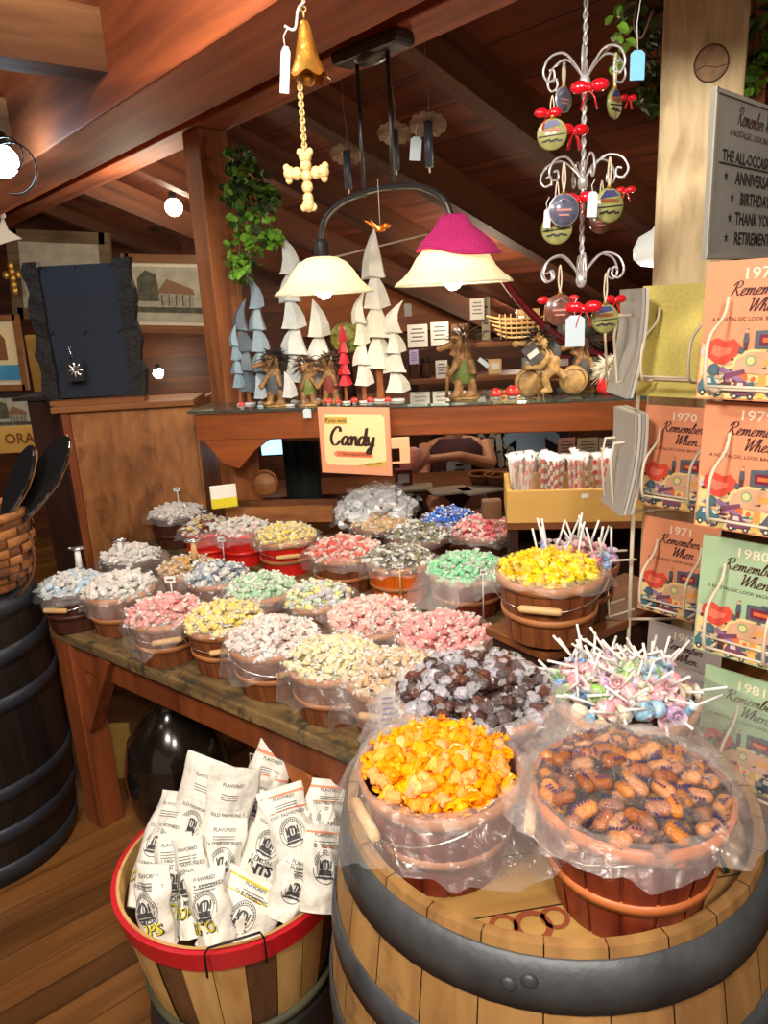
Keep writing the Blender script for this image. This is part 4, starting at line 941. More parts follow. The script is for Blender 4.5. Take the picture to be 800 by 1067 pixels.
# ---------------------------------------------------------------- white wooden trees on the shelf
def wtree(px, top, bot, n, wpx, rgb, label, back=.12, bend=1, py=419, trunk=True, twist=0, group=None, tw=None, name='wooden_tree'):
    b = on_shelf(px, py, back); sc = b.y*1.02/F0
    zt_ = atY(px, top, b.y).z; zb_ = max(atY(px, bot, b.y).z, 1.30); H = zt_-zb_
    T = thing(name, b, label, 'decorative tree', group=group)
    m_ = mat('tree paint %d %d %d' % rgb, sr(*rgb), .55, bump=.2, var=.12, vscale=30)
    hh = H/(n*.80+.25); W = wpx*sc*.66; zbase = zb_-b.z
    for k in range(n):
        z0 = zbase+k*hh*.80; f = 1-.10*k; th = hh*(1.05 if k < n-1 else 1.3); sides = 5
        prof = [(1.0, 0), (.94, .12), (.80, .36), (.58, .60), (.28, .84), (.04, 1.0)]
        vs = []; fs = []; bd = bend*(1 if k % 2 else -1)*(.25 if k < n-1 else .75)
        for (r, z) in prof:
            for j in range(sides):
                a = 2*PI*j/sides+k*.6+twist
                vs.append((math.cos(a)*W*f*r+bd*W*(z*z*1.1-.5*math.sin(z*PI))*f, math.sin(a)*W*f*r*.8, z0+z*th+.10*hh*(r**2)*(.5+.5*math.cos(3*a))*(1 if z == 0 else 0)))
        for i in range(len(prof)-1):
            for j in range(sides): fs.append((i*sides+j, i*sides+(j+1) % sides, (i+1)*sides+(j+1) % sides, (i+1)*sides+j))
        fs.append(tuple(range(sides))[::-1])
        MB().add(vs, fs, False).build('tier', m_, T)
    if trunk and zbase > .01:
        MB().lathe([(W*.26, 0), (W*.2, zbase*.5), (W*.22, zbase+.01)], 8, smooth=False).build('trunk', mat('tree trunk wood', sr(150, 84, 48), .6), T)
    MB().lathe([(0.001, .006), (W*.5, .006), (W*.55, 0)], 16).build('base', M_white if trunk else m_, T)
wtree(397, 248, 384, 4, 28, (226, 224, 212), 'tallest white wooden tree in the middle of the shelf', .12, .2)
wtree(312, 248, 398, 5, 26, (214, 220, 218), 'tall white wooden tree with curled tip behind the left lamp shade', .16, 1.1)
wtree(276, 292, 410, 5, 20, (150, 170, 184), 'blue grey wooden tree left of the lamp', .16, 1)
wtree(260, 317, 408, 4, 18, (92, 104, 116), 'dark grey wooden tree near the left post', .14, 1)
wtree(251, 342, 404, 4, 12, (130, 156, 172), 'smallest pale blue tree beside the left post', .12, .6)
wtree(337, 319, 400, 3, 24, (236, 236, 228), 'bright white tree with rounded tip under the left lamp shade', .18, .3)
wtree(414, 320, 418, 4, 22, (226, 224, 214), 'white curled tree right of the tallest tree', .10, 1.2, trunk=False)
wtree(380, 309, 402, 4, 17, (222, 220, 208), 'white curled tree left of the tallest tree', .08, 1)
wtree(361, 341, 402, 5, 12, (196, 30, 44), 'slim red ribbed tree among the white trees', .08, .1)
wtree(302, 392, 418, 1, 13, (206, 206, 206), 'little white cone at the foot of the grey trees', .05, .4, trunk=False)
wtree(272, 396, 418, 1, 12, (170, 186, 196), 'little grey cone at the foot of the blue grey tree', .05, .4, trunk=False)
# ---------------------------------------------------------------- trolls and figures (remeshed into continuous bodies)
M_tan = mat('troll tan', sr(142, 104, 62), .55, var=.55, vscale=60, bump=.4, bscale=140)
M_tan2 = mat('troll pale clay', sr(180, 146, 92), .5, var=.45, vscale=60, bump=.4, bscale=140)
M_green = mat('troll green', sr(98, 112, 52), .6, var=.3, vscale=60); M_hair = mat('dark hair', sr(52, 44, 40), .9, bump=1, bscale=300)
M_hairb = mat('brown hair', sr(104, 76, 54), .9, bump=1, bscale=300); M_hairw = mat('white hair', sr(226, 222, 206), .9)
M_grey = mat('grey cloth', sr(82, 84, 90), .8, var=.3, vscale=80); M_brick = mat('brick red cloth', sr(130, 52, 44), .7, var=.2)
def fused(name, items, m_, parent, vox=.0035):
    mb = MB()
    for it in items:
        if len(it) == 2: mb.ell(it[0], it[1], 12, 8)
        else: mb.tube([it[0], it[1]], 0, 8, rad=[it[2], it[3]])
    o = mb.build(name, m_, parent); r = o.modifiers.new('r', 'REMESH'); r.mode = 'VOXEL'; r.voxel_size = vox; r.use_smooth_shade = True
    s = o.modifiers.new('s', 'SMOOTH'); s.iterations = 3; return o
def hair(name, c, r, n, l, m_, parent, seed=1, up=.3):
    rnd = random.Random(seed); mb = MB()
    for k in range(n):
        d = V((rnd.gauss(0, 1), rnd.gauss(0, 1), rnd.gauss(up, .8))).normalized(); p = V(c)+V((d.x*r[0], d.y*r[1], d.z*r[2])); q = p+d*l*rnd.uniform(.6, 1.2)+V((rnd.uniform(-.3, .3), 0, -.25))*l
        mb.tube([p, (p+q)/2+V((0, 0, l*.1)), q], 0, 4, rad=[.0016, .0013, .0004])
    return mb.build(name, m_, parent)
def troll(px, w_, label, back=.10, face=-1, style=0, s=1.0, py=416):
    b = on_shelf(px, py, back); T = thing('troll_figure', b, label, 'figurine'); f = face; T.scale = (1.32,)*3
    k = s
    S = lambda *a: tuple(v*k for v in a)
    cloth = [M_green, M_grey, M_brick][style % 3]
    fused('body', [(S(0, 0, .065), S(.026, .024, .034)), (S(f*.002, 0, .095), S(.022, .02, .02)), (S(f*.006, 0, .122), S(.024, .022, .024)), (S(f*.028, 0, .122), S(f*.052, 0, .116), .010*k, .007*k), (S(f*.054, 0, .115), S(.010, .009, .009)), (S(-.01, -.024, .128), S(.007, .004, .014)), (S(f*.012, -.02, .09), S(f*.034, -.03, .062), .009*k, .007*k), (S(-f*.01, -.022, .09), S(-f*.02, -.03, .055), .009*k, .007*k), (S(f*.036, -.03, .06), S(.009, .008, .008)), (S(f*.01, -.014, .045), S(f*.018, -.016, .008), .013*k, .010*k), (S(-f*.014, -.014, .045), S(-f*.018, -.016, .008), .013*k, .010*k), (S(f*.024, -.018, .007), S(.018, .011, .007)), (S(-f*.012, -.018, .007), S(.018, .011, .007)), (S(f*.012, -.004, .138), S(.02, .018, .008)), (S(f*.022, 0, .102), S(.012, .012, .006))], M_tan if style != 3 else M_tan2, T, .003*k)
    MB().lathe([(.0275*k, .035*k), (.030*k, .055*k), (.0285*k, .075*k), (.026*k, .088*k)], 16).build('trousers' if style == 0 else 'tunic', cloth, T)
    for e in (-1, 1): MB().ell(S(f*.024, e*.010-.002, .131), .0035*k, 8, 6).build('eye', M_ink, T)
    hair('hair', S(-f*.004, 0, .132), S(.022, .021, .020), 130, .028*k, M_hairb if style % 2 == 0 else M_hair, T, seed=int(px))
    MB().lathe([(.001, .004), (.034*k, .004), (.038*k, -.0)], 18).build('base', M_tan2, T)
    return T, b
T, b = troll(484, 40, 'brown troll with shaggy hair and green trousers leaning left on the shelf', .12, -1, 0, 1.15)
MB().tube([(-.05, -.02, .004), (-.045, -.02, .09)], .005, 6).build('walking_stick', M_tan, T)
strtag(504, 378, b.y-.03, .045, .016, M_wtag, 'pale tilted tag behind the shaggy brown troll', .7, .01)
o_, b = troll(606, 30, 'dark haired troll standing behind the cycling troll', .20, -1, 1, 1.0)
troll(288, 40, 'troll in black and white clothing at the foot of the blue grey tree', .07, -1, 1, .95)
troll(322, 34, 'brown troll with green trousers under the left lamp shade', .06, 1, 0, .80)
troll(345, 30, 'curly haired brown troll left of the red tree', .09, -1, 2, .85)
# cycling troll
b = on_shelf(573, 414, .09); T = thing('cycling_troll', b, 'long nosed clay troll riding a bicycle with round wooden wheels', 'figurine'); T.scale = (1.5,)*3
fused('body', [((0, 0, .075), (.024, .02, .024)), ((-.014, 0, .092), (.024, .02, .022)), ((-.030, 0, .118), (.022, .021, .022)), ((-.048, 0, .122), (-.078, 0, .121), .009, .007), ((-.080, 0, .121), (.009, .009, .009)), ((-.044, 0, .106), (.013, .014, .008)), ((-.020, -.024, .120), (.010, .004, .015)), ((-.012, -.02, .092), (-.030, -.026, .068), .010, .008), ((-.030, -.026, .068), (-.052, -.022, .070), .008, .007), ((-.056, -.022, .070), (.010, .009, .009)), ((.0, -.018, .062), (-.020, -.024, .045), .014, .010), ((-.020, -.024, .045), (-.008, -.022, .018), .010, .007), ((-.014, -.022, .014), (.016, .009, .007)), ((.012, -.018, .060), (.03, -.022, .04), .010, .008)], M_tan2, T, .003)
for e in (-1, 1): MB().ell((-.048, e*.009-.002, .129), .003, 8, 6).build('eye', M_ink, T)
hair('hair', (-.024, 0, .130), (.02, .019, .018), 120, .022, M_hair, T, 5, .2)
for x in (-.050, .052):
    wh = MB().lathe([(.001, -.006), (.030, -.006), (.034, 0), (.030, .006), (.001, .006)], 28, M=Matrix.Rotation(PI/2, 4, 'X')).build('wheel', M_tan2, T, loc=(x, -.006, .034))
    MB().tube(arc((0, -.0065, 0), .026, 0, 2*PI, 24, 'xz'), .0014, 5, closed=True).build('groove', M_tan, wh)
MB().tube([(-.050, -.006, .034), (-.044, -.006, .072), (-.052, -.02, .074)], .003, 6).build('handlebar', M_tan, T)
MB().tube([(-.046, -.006, .062), (0, -.006, .038), (.052, -.006, .034), (.016, -.006, .058)], .0035, 6).build('bicycle_frame', M_tan, T)
MB().box((.018, -.028, .108), (.034, .003, .044)).build('back_sign', M_grey, T).rotation_euler = (0, -.6, 0)
MB().box((.018, -.031, .108), (.026, .002, .012)).build('sign_plate', M_white, T).rotation_euler = (0, -.6, 0)
MB().ell((.006, .004, .10), (.02, .018, .022), 12, 8).build('rucksack', M_grey, T)
def mushroom(px, s, label, back=.06, py=416):
    b = on_shelf(px, py, back); T = thing('red_mushroom', b, label, 'ornament')
    MB().lathe([(.001, .0), (.012*s, 0), (.014*s, .006*s), (.010*s, .016*s)], 14).build('stem', M_white, T)
    MB().lathe([(.004, .010*s), (.022*s, .010*s), (.023*s, .018*s), (.018*s, .030*s), (.008*s, .037*s), (.001, .039*s)], 20).build('cap', mat('mushroom red', sr(222, 52, 46), .35), T)
    d = MB()
    for k in range(5): a = -PI/2+(k-2)*.5; d.ell((math.cos(a)*.018*s, math.sin(a)*.018*s, (.022+.005*(k % 2))*s), (.003*s,)*3, 6, 4)
    d.build('spots', M_white, T)
mushroom(517, .95, 'left one of the two red mushrooms between the trolls'); mushroom(534, 1.15, 'right one of the two red mushrooms beside the bicycle')
for px, s, lb in ((342, .6, 'tiny red mushroom left of the red tree'), (352, .5, 'tiny red mushroom in front of the red tree'), (369, .6, 'tiny red mushroom right of the red tree'), (386, .6, 'tiny red mushroom at the foot of the tallest tree'), (404, .55, 'tiny red mushroom between the tallest and the curled tree'), (251, .55, 'tiny reddish mushroom beside the left post')): mushroom(px, s, lb, .04)
# red figure with fluffy white hair
b = on_shelf(630, 414, .09); T = thing('fluffy_gnome', b, 'red gnome with a burst of fluffy white hair at the right end of the shelf', 'figurine'); T.scale = (1.2,)*3
fused('body', [((0, 0, .018), (.026, .02, .020)), ((-.012, -.004, .034), (.014, .014, .014)), ((.014, -.012, .012), (.018, .012, .010))], mat('red felt', sr(214, 36, 40), .8), T)
hair('hair', (.012, .004, .068), (.016, .016, .016), 420, .034, M_hairw, T, 9, 0)
# wreath ball, ball ornament and hanging bird
b = on_shelf(364, 414, .24); c = V((b.x, b.y, atY(364, 352, b.y).z)); T = thing('patterned_plate', (c.x, c.y, 1.272), 'round green and yellow patterned plate standing behind the red tree', 'plate')
MB().lathe([(.001, .004), (.03, .004), (.056, -.004), (.058, -.006), (.03, -.002), (.001, -.002)], 32, M=Matrix.Translation((0, 0, c.z-1.272)) @ Matrix.Rotation(PI/2, 4, 'X')).build('plate', mat('plate speckle', sr(150, 150, 70), .4, var=.8, vscale=70), T)
MB().plate([(-.03, 0), (.03, 0), (.012, c.z-1.272-.05), (-.012, c.z-1.272-.05)], .006, Matrix.Translation((0, .008, 0))).build('stand', M_dark, T)
c = atY(396, 238, 2.05); T = thing('hanging_bird', c, 'shiny gold and red bird ornament hanging above the tallest tree', 'ornament')
fused('body', [((0, 0, 0), (.016, .009, .010)), ((.016, 0, .006), (.009, .007, .008)), ((.024, 0, .007), (.032, 0, .006), .003, .0008), ((-.012, 0, .004), (-.04, 0, .022), .006, .002)], mat('gold red bird', sr(226, 120, 30), .2, .5, var=.5, vscale=120), T, .0022)
for e in (-1, 1): MB().plate([(0, 0), (-.026, .022), (-.010, .004), (-.004, -.006)], .002).build('wing', M_ribred if e > 0 else M_gold, T, loc=(0, e*.009, 0))
MB().tube([(.0, 0, .008), (0, 0, .008+atY(396, 190, 2.05).z-c.z)], .0008, 4).build('thread', M_wire, T)
# ---------------------------------------------------------------- Candy sign hanging on the shelf apron
M_salm = mat('salmon card', sr(238, 164, 128), .5); M_scr = mat('sign cream', sr(240, 226, 170), .5); M_brn = mat('brown ink', sr(58, 30, 26), .5)
M_orib = mat('orange ribbon', sr(226, 120, 84), .5); M_gbox = mat('golden label', sr(214, 176, 84), .5)
sa = atY(331, 424, 2.62); sb_ = atY(405, 421, 2.50); sc_ = atY(330, 493, 2.61)
sw_ = math.hypot(sb_.x-sa.x, sb_.y-sa.y); shh = sa.z-sc_.z
T = thing('candy_sign', (sa.x, sa.y, sa.z-shh), 'salmon bordered cream sign reading Candy hanging from the shelf front', 'sign', math.atan2(sb_.y-sa.y, sb_.x-sa.x))
print('sign', sw_, shh)
MB().box((sw_/2, 0, shh/2), (sw_, .006, shh)).build('board', M_salm, T)
e = .065*sw_; z0, z1, x0, x1 = shh*.13, shh*.90, e, sw_-e
p = MB().use(M_scr).plate([(x0+.01, z0), (x1-.02, z0), (x1-.004, z0+.012), (x1, z0+.03), (x1, z1-.012), (x1-.01, z1), (x0+.012, z1), (x0+.003, z1-.012), (x0, z0+.015)], .001, Matrix.Translation((0, -.0036, 0)))
p.use(M_gbox).box((sw_*.25, -.0044, shh*.80), (sw_*.32, .0006, shh*.10)); p.use(M_orib).box((sw_*.49, -.0044, shh*.30), (sw_*.52, .0006, shh*.085))
p.plate([(sw_*.20, 0), (sw_*.23, shh*.085/2), (sw_*.20, shh*.085)], .0006, Matrix.Translation((0, -.0044, shh*.2575)))
p.use(M_gbox).plate([(sw_*.5, shh*.13), (sw_*.93, shh*.13), (sw_*.93, shh*.22)], .0006, Matrix.Translation((0, -.0045, 0)))
p.build('face', None, T)
t_ = MB().use(M_brn); script(t_, 'Candy', sw_*.47, shh*.44, .0265*sw_/.25*1.05, -.0052, .30, .12); t_.build('lettering', None, T)
t_ = MB().use(M_brn); put_text(t_, 'If you want', sw_*.25, shh*.775, .019, -.0050, .3, .01); put_text(t_, "Take a bag and fill it", sw_*.49, shh*.285, .0125, -.0050, .2, .005); put_text(t_, 'of favorites', sw_*.76, shh*.155, .014, -.0052, .3, .01, rot=.12); t_.build('small_lettering', None, T)

# ---------------------------------------------------------------- booklet rack
RX, RY = atY(661, 500, 1.52).x, 1.52
T_rack = thing('wire_rack', (RX, RY, 0), 'cream wire spinner rack full of year booklets at the right', 'rack')
ztop = atY(661, 305, 1.52).z
MB().tube([(0, 0, .30), (0, 0, ztop)], .0045, 8).build('upright', M_wire, T_rack)
MB().tube([(.14, -.02, .0), (.14, -.02, ztop-.02)], .010, 8).build('centre_pole', M_wire, T_rack)
for a in (0, PI/2, PI, 1.5*PI): MB().tube([(.14, -.02, .02), (.14+.16*math.cos(a), -.02+.16*math.sin(a), .012)], .008, 8).build('foot', M_wire, T_rack)
for z in (.5, .9, ztop-.03, 1.15): MB().tube([(0, 0, z), (.14, -.02, z), (.22, -.10, z)], .0035, 6).build('crossbar', M_wire, T_rack)
fd = V((.68, -.73, 0)).normalized(); fn_ = V((-.73, -.68, 0)).normalized(); fang = math.atan2(fd.y, fd.x)
BCOL = dict(salmon=sr(226, 148, 110), mint=sr(166, 194, 156), lilac=sr(176, 164, 158), yellow=sr(212, 196, 106))
M_yr = mat('embossed year ink', sr(238, 222, 196), .35); M_covink = mat('maroon brown ink', sr(70, 34, 36), .5); M_page = mat('page edges', sr(214, 206, 190), .7, bump=.3, bscale=200)
def cover_pic(w_, h_):
    mb = MB(); rnd = random.Random(12); y = -.0008
    pal = [sr(226, 160, 84), sr(214, 166, 132), sr(120, 70, 96), sr(84, 92, 104), sr(232, 206, 140), sr(226, 110, 60), sr(142, 166, 122), sr(236, 190, 96), sr(92, 56, 50), sr(206, 200, 186), sr(150, 110, 150), sr(70, 110, 120)]
    mm = [mat('print %d' % i, c, .5) for i, c in enumerate(pal)]
    X = lambda v: max(-.485, min(.485, v)); Zc = lambda v: max(.012, min(.52, v)); lay = [0]
    def poly(pts, m_, nudge=True):
        if nudge: lay[0] += 1
        b = y-.00002*lay[0]; mb.use(m_); q = [(X(p[0])*w_, b, Zc(p[1])*h_) for p in pts]
        ar = sum(q[i][0]*q[(i+1) % len(q)][2]-q[(i+1) % len(q)][0]*q[i][2] for i in range(len(q)))
        if ar < 0: q = q[::-1]
        mb.add(q, [tuple(range(len(q)))])
    def disc(x, z, r, m_, n=10): poly([(x+math.cos(2*PI*i/n)*r, z+math.sin(2*PI*i/n)*r*.78) for i in range(n)], m_)
    poly([(-.48, .012), (.48, .012), (.48, .36), (.2, .42), (-.05, .36), (-.3, .33), (-.48, .42)], mm[4])
    for k in range(90):
        x = rnd.uniform(-.46, .46); z = rnd.uniform(.03, .37); r = rnd.uniform(.015, .055); a = rnd.uniform(0, 3); n = rnd.choice((4, 5, 7))
        poly([(x+math.cos(a+2*PI*i/n)*r*rnd.uniform(.7, 1.5), z+math.sin(a+2*PI*i/n)*r*rnd.uniform(.6, 1.1)) for i in range(n)], rnd.choice(mm))
    def car(x, z, s, m_):
        poly([(x-.10*s, z), (x+.11*s, z+.01*s), (x+.11*s, z+.05*s), (x+.05*s, z+.06*s), (x+.02*s, z+.10*s), (x-.06*s, z+.10*s), (x-.10*s, z+.05*s)], m_)
        poly([(x-.05*s, z+.06*s), (x+.01*s, z+.06*s), (x, z+.09*s), (x-.045*s, z+.09*s)], mm[9])
        for dx in (-.06, .07): disc(x+dx*s, z, .025*s, M_ink); disc(x+dx*s, z, .013*s, mm[9])
    def person_(x, z, s, m_, m2): disc(x, z+.09*s, .022*s, mm[1]); poly([(x-.03*s, z), (x+.03*s, z), (x+.022*s, z+.07*s), (x-.022*s, z+.07*s)], m_); poly([(x-.02*s, z-.06*s), (x+.02*s, z-.06*s), (x+.026*s, z), (x-.026*s, z)], m2); poly([(x-.026*s, z+.10*s), (x+.02*s, z+.115*s), (x+.02*s, z+.10*s)], mm[8])
    poly([(-.40, .31), (-.34, .27), (-.24, .26), (-.13, .33), (-.11, .40), (-.17, .445), (-.25, .425), (-.33, .455), (-.42, .42), (-.44, .36)], mat('print red heart', sr(216, 76, 58), .45))
    poly([(-.38, .34), (-.30, .31), (-.20, .34), (-.18, .38), (-.26, .38), (-.36, .40)], mat('print heart light', sr(234, 120, 96), .45))
    poly([(.02, .375), (.34, .375), (.34, .50), (.30, .515), (.02, .50)], mm[3]); poly([(.06, .395), (.26, .395), (.26, .475), (.06, .475)], mat('print maroon', sr(120, 40, 60), .4)); poly([(.09, .42), (.23, .42), (.23, .45), (.09, .45)], mm[5]); poly([(.15, .505), (.17, .505), (.20, .53), (.18, .53)], mm[3])
    person_(-.06, .42, .9, mm[3], mm[8])
    poly([(-.16, .21), (.12, .19), (.40, .23), (.42, .33), (.36, .36), (-.02, .35), (-.13, .30)], mm[1]); disc(.0, .29, .055, mm[6]); disc(.0, .29, .035, mm[4]); poly([(.12, .25), (.34, .26), (.34, .31), (.12, .30)], mm[0]); disc(.36, .28, .05, mm[5])
    poly([(-.30, .22), (-.02, .10), (.0, .13), (-.26, .25)], mm[10]); poly([(-.22, .15), (-.04, .20), (-.05, .23), (-.24, .19)], mm[2]); disc(-.34, .22, .06, mm[3]); disc(-.34, .22, .035, mm[11])
    person_(.12, .10, 1.3, mm[0], mm[7]); person_(-.30, .08, 1.0, mm[9], mm[3]); person_(.36, .12, 1.1, mm[5], mm[3]); car(-.36, .05, 1.2, mm[11]); car(.30, .04, 1.3, mm[3]); car(-.05, .03, 1.1, mm[2])
    return mb.mesh('cover_picture')
BW, BHh = .160, .208
PIC = cover_pic(BW, BHh)
tm = MB().use(M_covink); script(tm, 'Remember', .000, BHh*.755, .0100, -.0010, .17, .38); script(tm, 'When...', .014, BHh*.640, .0100, -.0010, .17, .38); put_text(tm, 'A NOSTALGIC LOOK BACK IN TIME', .000, BHh*.575, .0080, -.0010); TITLE = tm.mesh('title_lettering')
def booklet(year, px, py, Yd, colr, label, thick=.006, h=BHh, plain=False, ang=None, loc=None, tilt=-.07):
    c = loc or (atY(px, py, Yd)-V((0, 0, h/2)))
    T = thing('booklet', c, label, 'booklet'); T.rotation_euler = (tilt, 0, fang if ang is None else ang)
    MB().box((0, thick/2, h/2), (BW, thick, h)).build('cover', mat('cover '+colr, BCOL[colr], .42, var=.04), T)
    MB().box((0.0015, thick/2, h/2), (BW, thick*.7, h*.99)).build('pages', M_page, T)
    if not plain:
        c_ = bpy.data.objects.new('cover_picture', PIC); C.objects.link(c_); c_.parent = T
        c_ = bpy.data.objects.new('title_lettering', TITLE); C.objects.link(c_); c_.parent = T
        MB_ = MB().use(M_yr); put_text(MB_, year, .002, h*.865, .0235, -.0012, 0, .012, 1.15); MB_.build('year_lettering', None, T)
    return T
booklet('1970', 706, 479, 1.44, 'salmon', 'salmon booklet marked 1970 on the wire rack')
booklet('1971', 703, 595, 1.44, 'salmon', 'salmon booklet marked 1971 below the 1970 booklet')
booklet('1962', 707, 704, 1.44, 'lilac', 'greyish lilac booklet marked 1962 low on the rack')
booklet('1977', 784, 345, 1.13, 'salmon', 'salmon booklet marked 1977 at the top right of the rack')
booklet('1979', 779, 490, 1.13, 'salmon', 'salmon booklet marked 1979 at the right edge')
booklet('1980', 775, 630, 1.13, 'mint', 'pale green booklet marked 1980 at the right edge')
booklet('1981', 775, 766, 1.13, 'mint', 'pale green booklet marked 1981 lowest on the rack')
M_tex = mat('cover yellow', BCOL['yellow'], .6, var=.14, vscale=160)
booklet('', 704, 356, 1.46, 'yellow', 'plain yellow backed booklet at the top of the rack', plain=True, thick=.010, h=.215)
# booklets in the left facing pockets, seen on their page edges
for i, (px, py, lb, n) in enumerate(((651, 478, 'stack of white paged booklets seen edge on beside the 1970 booklet', 4), (658, 356, 'grey booklets seen edge on beside the yellow booklet', 2))):
    c = atY(px, py, 1.50)
    for k in range(n):
        q = c+V((.008*k-.010, .002*k, -.104)); T = thing('booklet', q, ['greyish', 'white', 'pale', 'outer white'][k]+' booklet seen edge on, in the '+lb, 'booklet', group=None)
        T['label'] = ['left outermost', 'second', 'third', 'innermost'][k]+' booklet seen edge on beside the '+('1970' if i == 0 else 'yellow')+' booklet'
        mb = MB(); pts = []
        for s in range(9):
            t = s/8; pts.append((-.016+.020*math.sin(t*1.9)*1.2 if True else 0, t*.205))
        vs = []; 
        for (x, z) in pts:
            for dx in (-.0030, .0030):
                for y in (-.065, .065): vs.append((x+dx, y, z))
        fs = []
        for s in range(8):
            a = s*4; b = a+4
            fs += [(a, a+1, b+1, b), (a+2, b+2, b+3, a+3), (a, b, b+2, a+2), (a+1, a+3, b+3, b+1)]
        fs += [(0, 2, 3, 1), (32, 33, 35, 34)]
        mb.add(vs, fs); mb.build('pages', mat('grey page stack %d' % (k % 2), sr(*((186, 180, 168) if k % 2 else (150, 146, 140))), .7), T)
# wire pockets, two tiers seen from the side and the front pockets
def pocket(px, py, Yd, w_=.15, d_=.05, hgt=.11, ang=None):
    c = atY(px, py, Yd); P = bpy.data.objects.new('wire_pocket', None)
    mb = MB(); x = w_/2
    for sx in (-x*.62, x*.62):
        mb.tube(spline([(sx, .012, hgt*.9), (sx, 0, hgt*.65), (sx, -d_, hgt*.35), (sx, -d_, -.03), (sx, -.0, -.04)], 4), .0028, 6)
    mb.tube([(-x, .014, -.04), (x, .014, -.04)], .0025, 6); mb.tube([(-x*.62, -d_, -.028), (x*.62, -d_, -.028)], .0025, 6)
    o = mb.build('wire_pocket', M_wire, T_rack); o.location = c-V((RX, RY, 0)); o.rotation_euler.z = fang if ang is None else ang; return o
pocket(706, 500, 1.42); pocket(702, 615, 1.42); pocket(706, 375, 1.44); pocket(784, 380, 1.11); pocket(784, 520, 1.11); pocket(778, 655, 1.11); pocket(790, 800, 1.11)
for (px, py) in ((650, 350), (648, 480), (650, 600), (652, 690)):
    a_ = atY(px, py, 1.5)-V((RX, RY, 0))
    for dy in (-.03, .03):
        mb = MB().tube([(0, dy, a_.z+.04), (-.055, dy, a_.z+.04), (-.062, dy, a_.z-.0), (-.055, dy, a_.z-.09), (0, dy, a_.z-.075)], .0027, 6)
        mb.build('wire_pocket', M_wire, T_rack)
# ---------------------------------------------------------------- grey sign on top of the rack
s0 = atY(742, 90, 1.2); s1 = atY(737, 270, 1.2); sh_ = s0.z-s1.z
T = thing('occasion_sign', (s1.x-.004, s1.y, s1.z), 'grey metal sign listing the all occasion gifts above the booklets', 'sign', math.atan2(.68, .73))
M_sgn = mat('grey sign metal', sr(148, 146, 138), .45, .2, var=.12, vscale=14); SWd = .335
MB().box((SWd/2, .003, sh_/2), (SWd, .006, sh_)).build('board', M_sgn, T)
fr_ = MB(); 
for a, b in (((.004, 0), (.004, sh_)), ((0, .004), (SWd, .004)), ((0, sh_-.004), (SWd, sh_-.004)), ((SWd-.004, 0), (SWd-.004, sh_))): fr_.beam((a[0], -.001, a[1]), (b[0], -.001, b[1]), .006, .004, (0, 1, 0))
fr_.build('frame', mat('sign edge', sr(176, 172, 160), .4, .4), T)
t_ = MB().use(M_covink); script(t_, 'Remember When', SWd*.5, sh_*.83, .0125, -.0012, .16, .35); put_text(t_, 'A NOSTALGIC LOOK BACK IN TIME', SWd*.5, sh_*.755, .0135, -.0010); t_.build('heading', None, T)
t_ = MB().use(M_ink); put_text(t_, 'THE ALL-OCCASION GIFT', SWd*.52, sh_*.60, .0235, -.0012, 0, .02); t_.box((SWd*.52, -.001, sh_*.585), (SWd*.88, .0006, .0022))
def star(mb, x, z, r_):
    pts = [(x+math.sin(2*PI*i/10)*(r_ if i % 2 == 0 else r_*.42), z+math.cos(2*PI*i/10)*(r_ if i % 2 == 0 else r_*.42)) for i in range(10)]
    mb.add([(q[0], -.0012, q[1]) for q in pts]+[(x, -.0012, z)], [((i+1) % 10, i, 10) for i in range(10)])
for k, (s_, wd) in enumerate((('ANNIVERSARY', .245), ('BIRTHDAY', .18), ('THANK YOU', .15), ('RETIREMENT', .10))):
    z = sh_*(.475-.125*k); put_text(t_, s_, SWd*.53, z, .0265, -.0012, 0, .02)
    star(t_, SWd*.53-(.110, .082, .086, .095)[k]-.012, z+.009, .008)
t_.build('lettering', None, T)
MB().tube([(SWd*.4, .01, -.10), (SWd*.4, .01, .02)], .005, 6).build('holder', M_wire, T)

# ---------------------------------------------------------------- red rimmed bushel basket with paper bags
RBc = V((-.385, 1.405, 0)); zr = .42; zb0 = .14
T = thing('bushel_stand', RBc, 'low dark round tub under the red rimmed bushel basket', 'stand')
MB().lathe([(.0, 0), (.215, 0), (.225, .01), (.225, .06), (.217, .12), (.217, zb0-.004), (0, zb0-.004)], 36).build('tub_body', mat('dark tub', sr(40, 38, 38), .5, var=.3), T)
T = thing('bushel_basket', (RBc.x, RBc.y, zb0), 'round slatted bushel basket with red rim and wire handle holding paper candy bags', 'basket')
W_bush = wood('bushel slat light', sr(222, 182, 118), sr(182, 138, 78), 'Z', 6, .15, .55); W_bush2 = wood('bushel slat dark', sr(120, 84, 52), sr(84, 54, 32), 'Z', 6, .15, .6)
hB = zr-zb0; rt, rb = .252, .20
mb = MB().use(W_bush); f = lambda z: rb+(rt-rb)*(z/hB)**.8
for s in range(24):
    mb.use(W_bush2 if s % 3 == 1 else W_bush); a0 = 2*PI*s/24+.004; a1 = 2*PI*(s+1)/24-.004; off = -.003 if s % 3 == 1 else 0
    mb.lathe([(f(hB*i/6)+off, hB*i/6) for i in range(7)], 3, a0=a0, a1=a1)
mb.use(W_bush2).lathe([(f(hB*i/6)-.006, hB*i/6) for i in range(7)], 48); mb.lathe([(0, .01), (rb-.003, .01)], 40, smooth=False)
mb.build('slats', None, T)
MB().lathe([(f(hB-.05)+.001, hB-.05), (f(hB-.05)+.006, hB-.05), (rt+.008, hB), (rt-.004, hB), (rt-.006, hB-.04)], 64, smooth=False).build('red_rim', M_red, T)
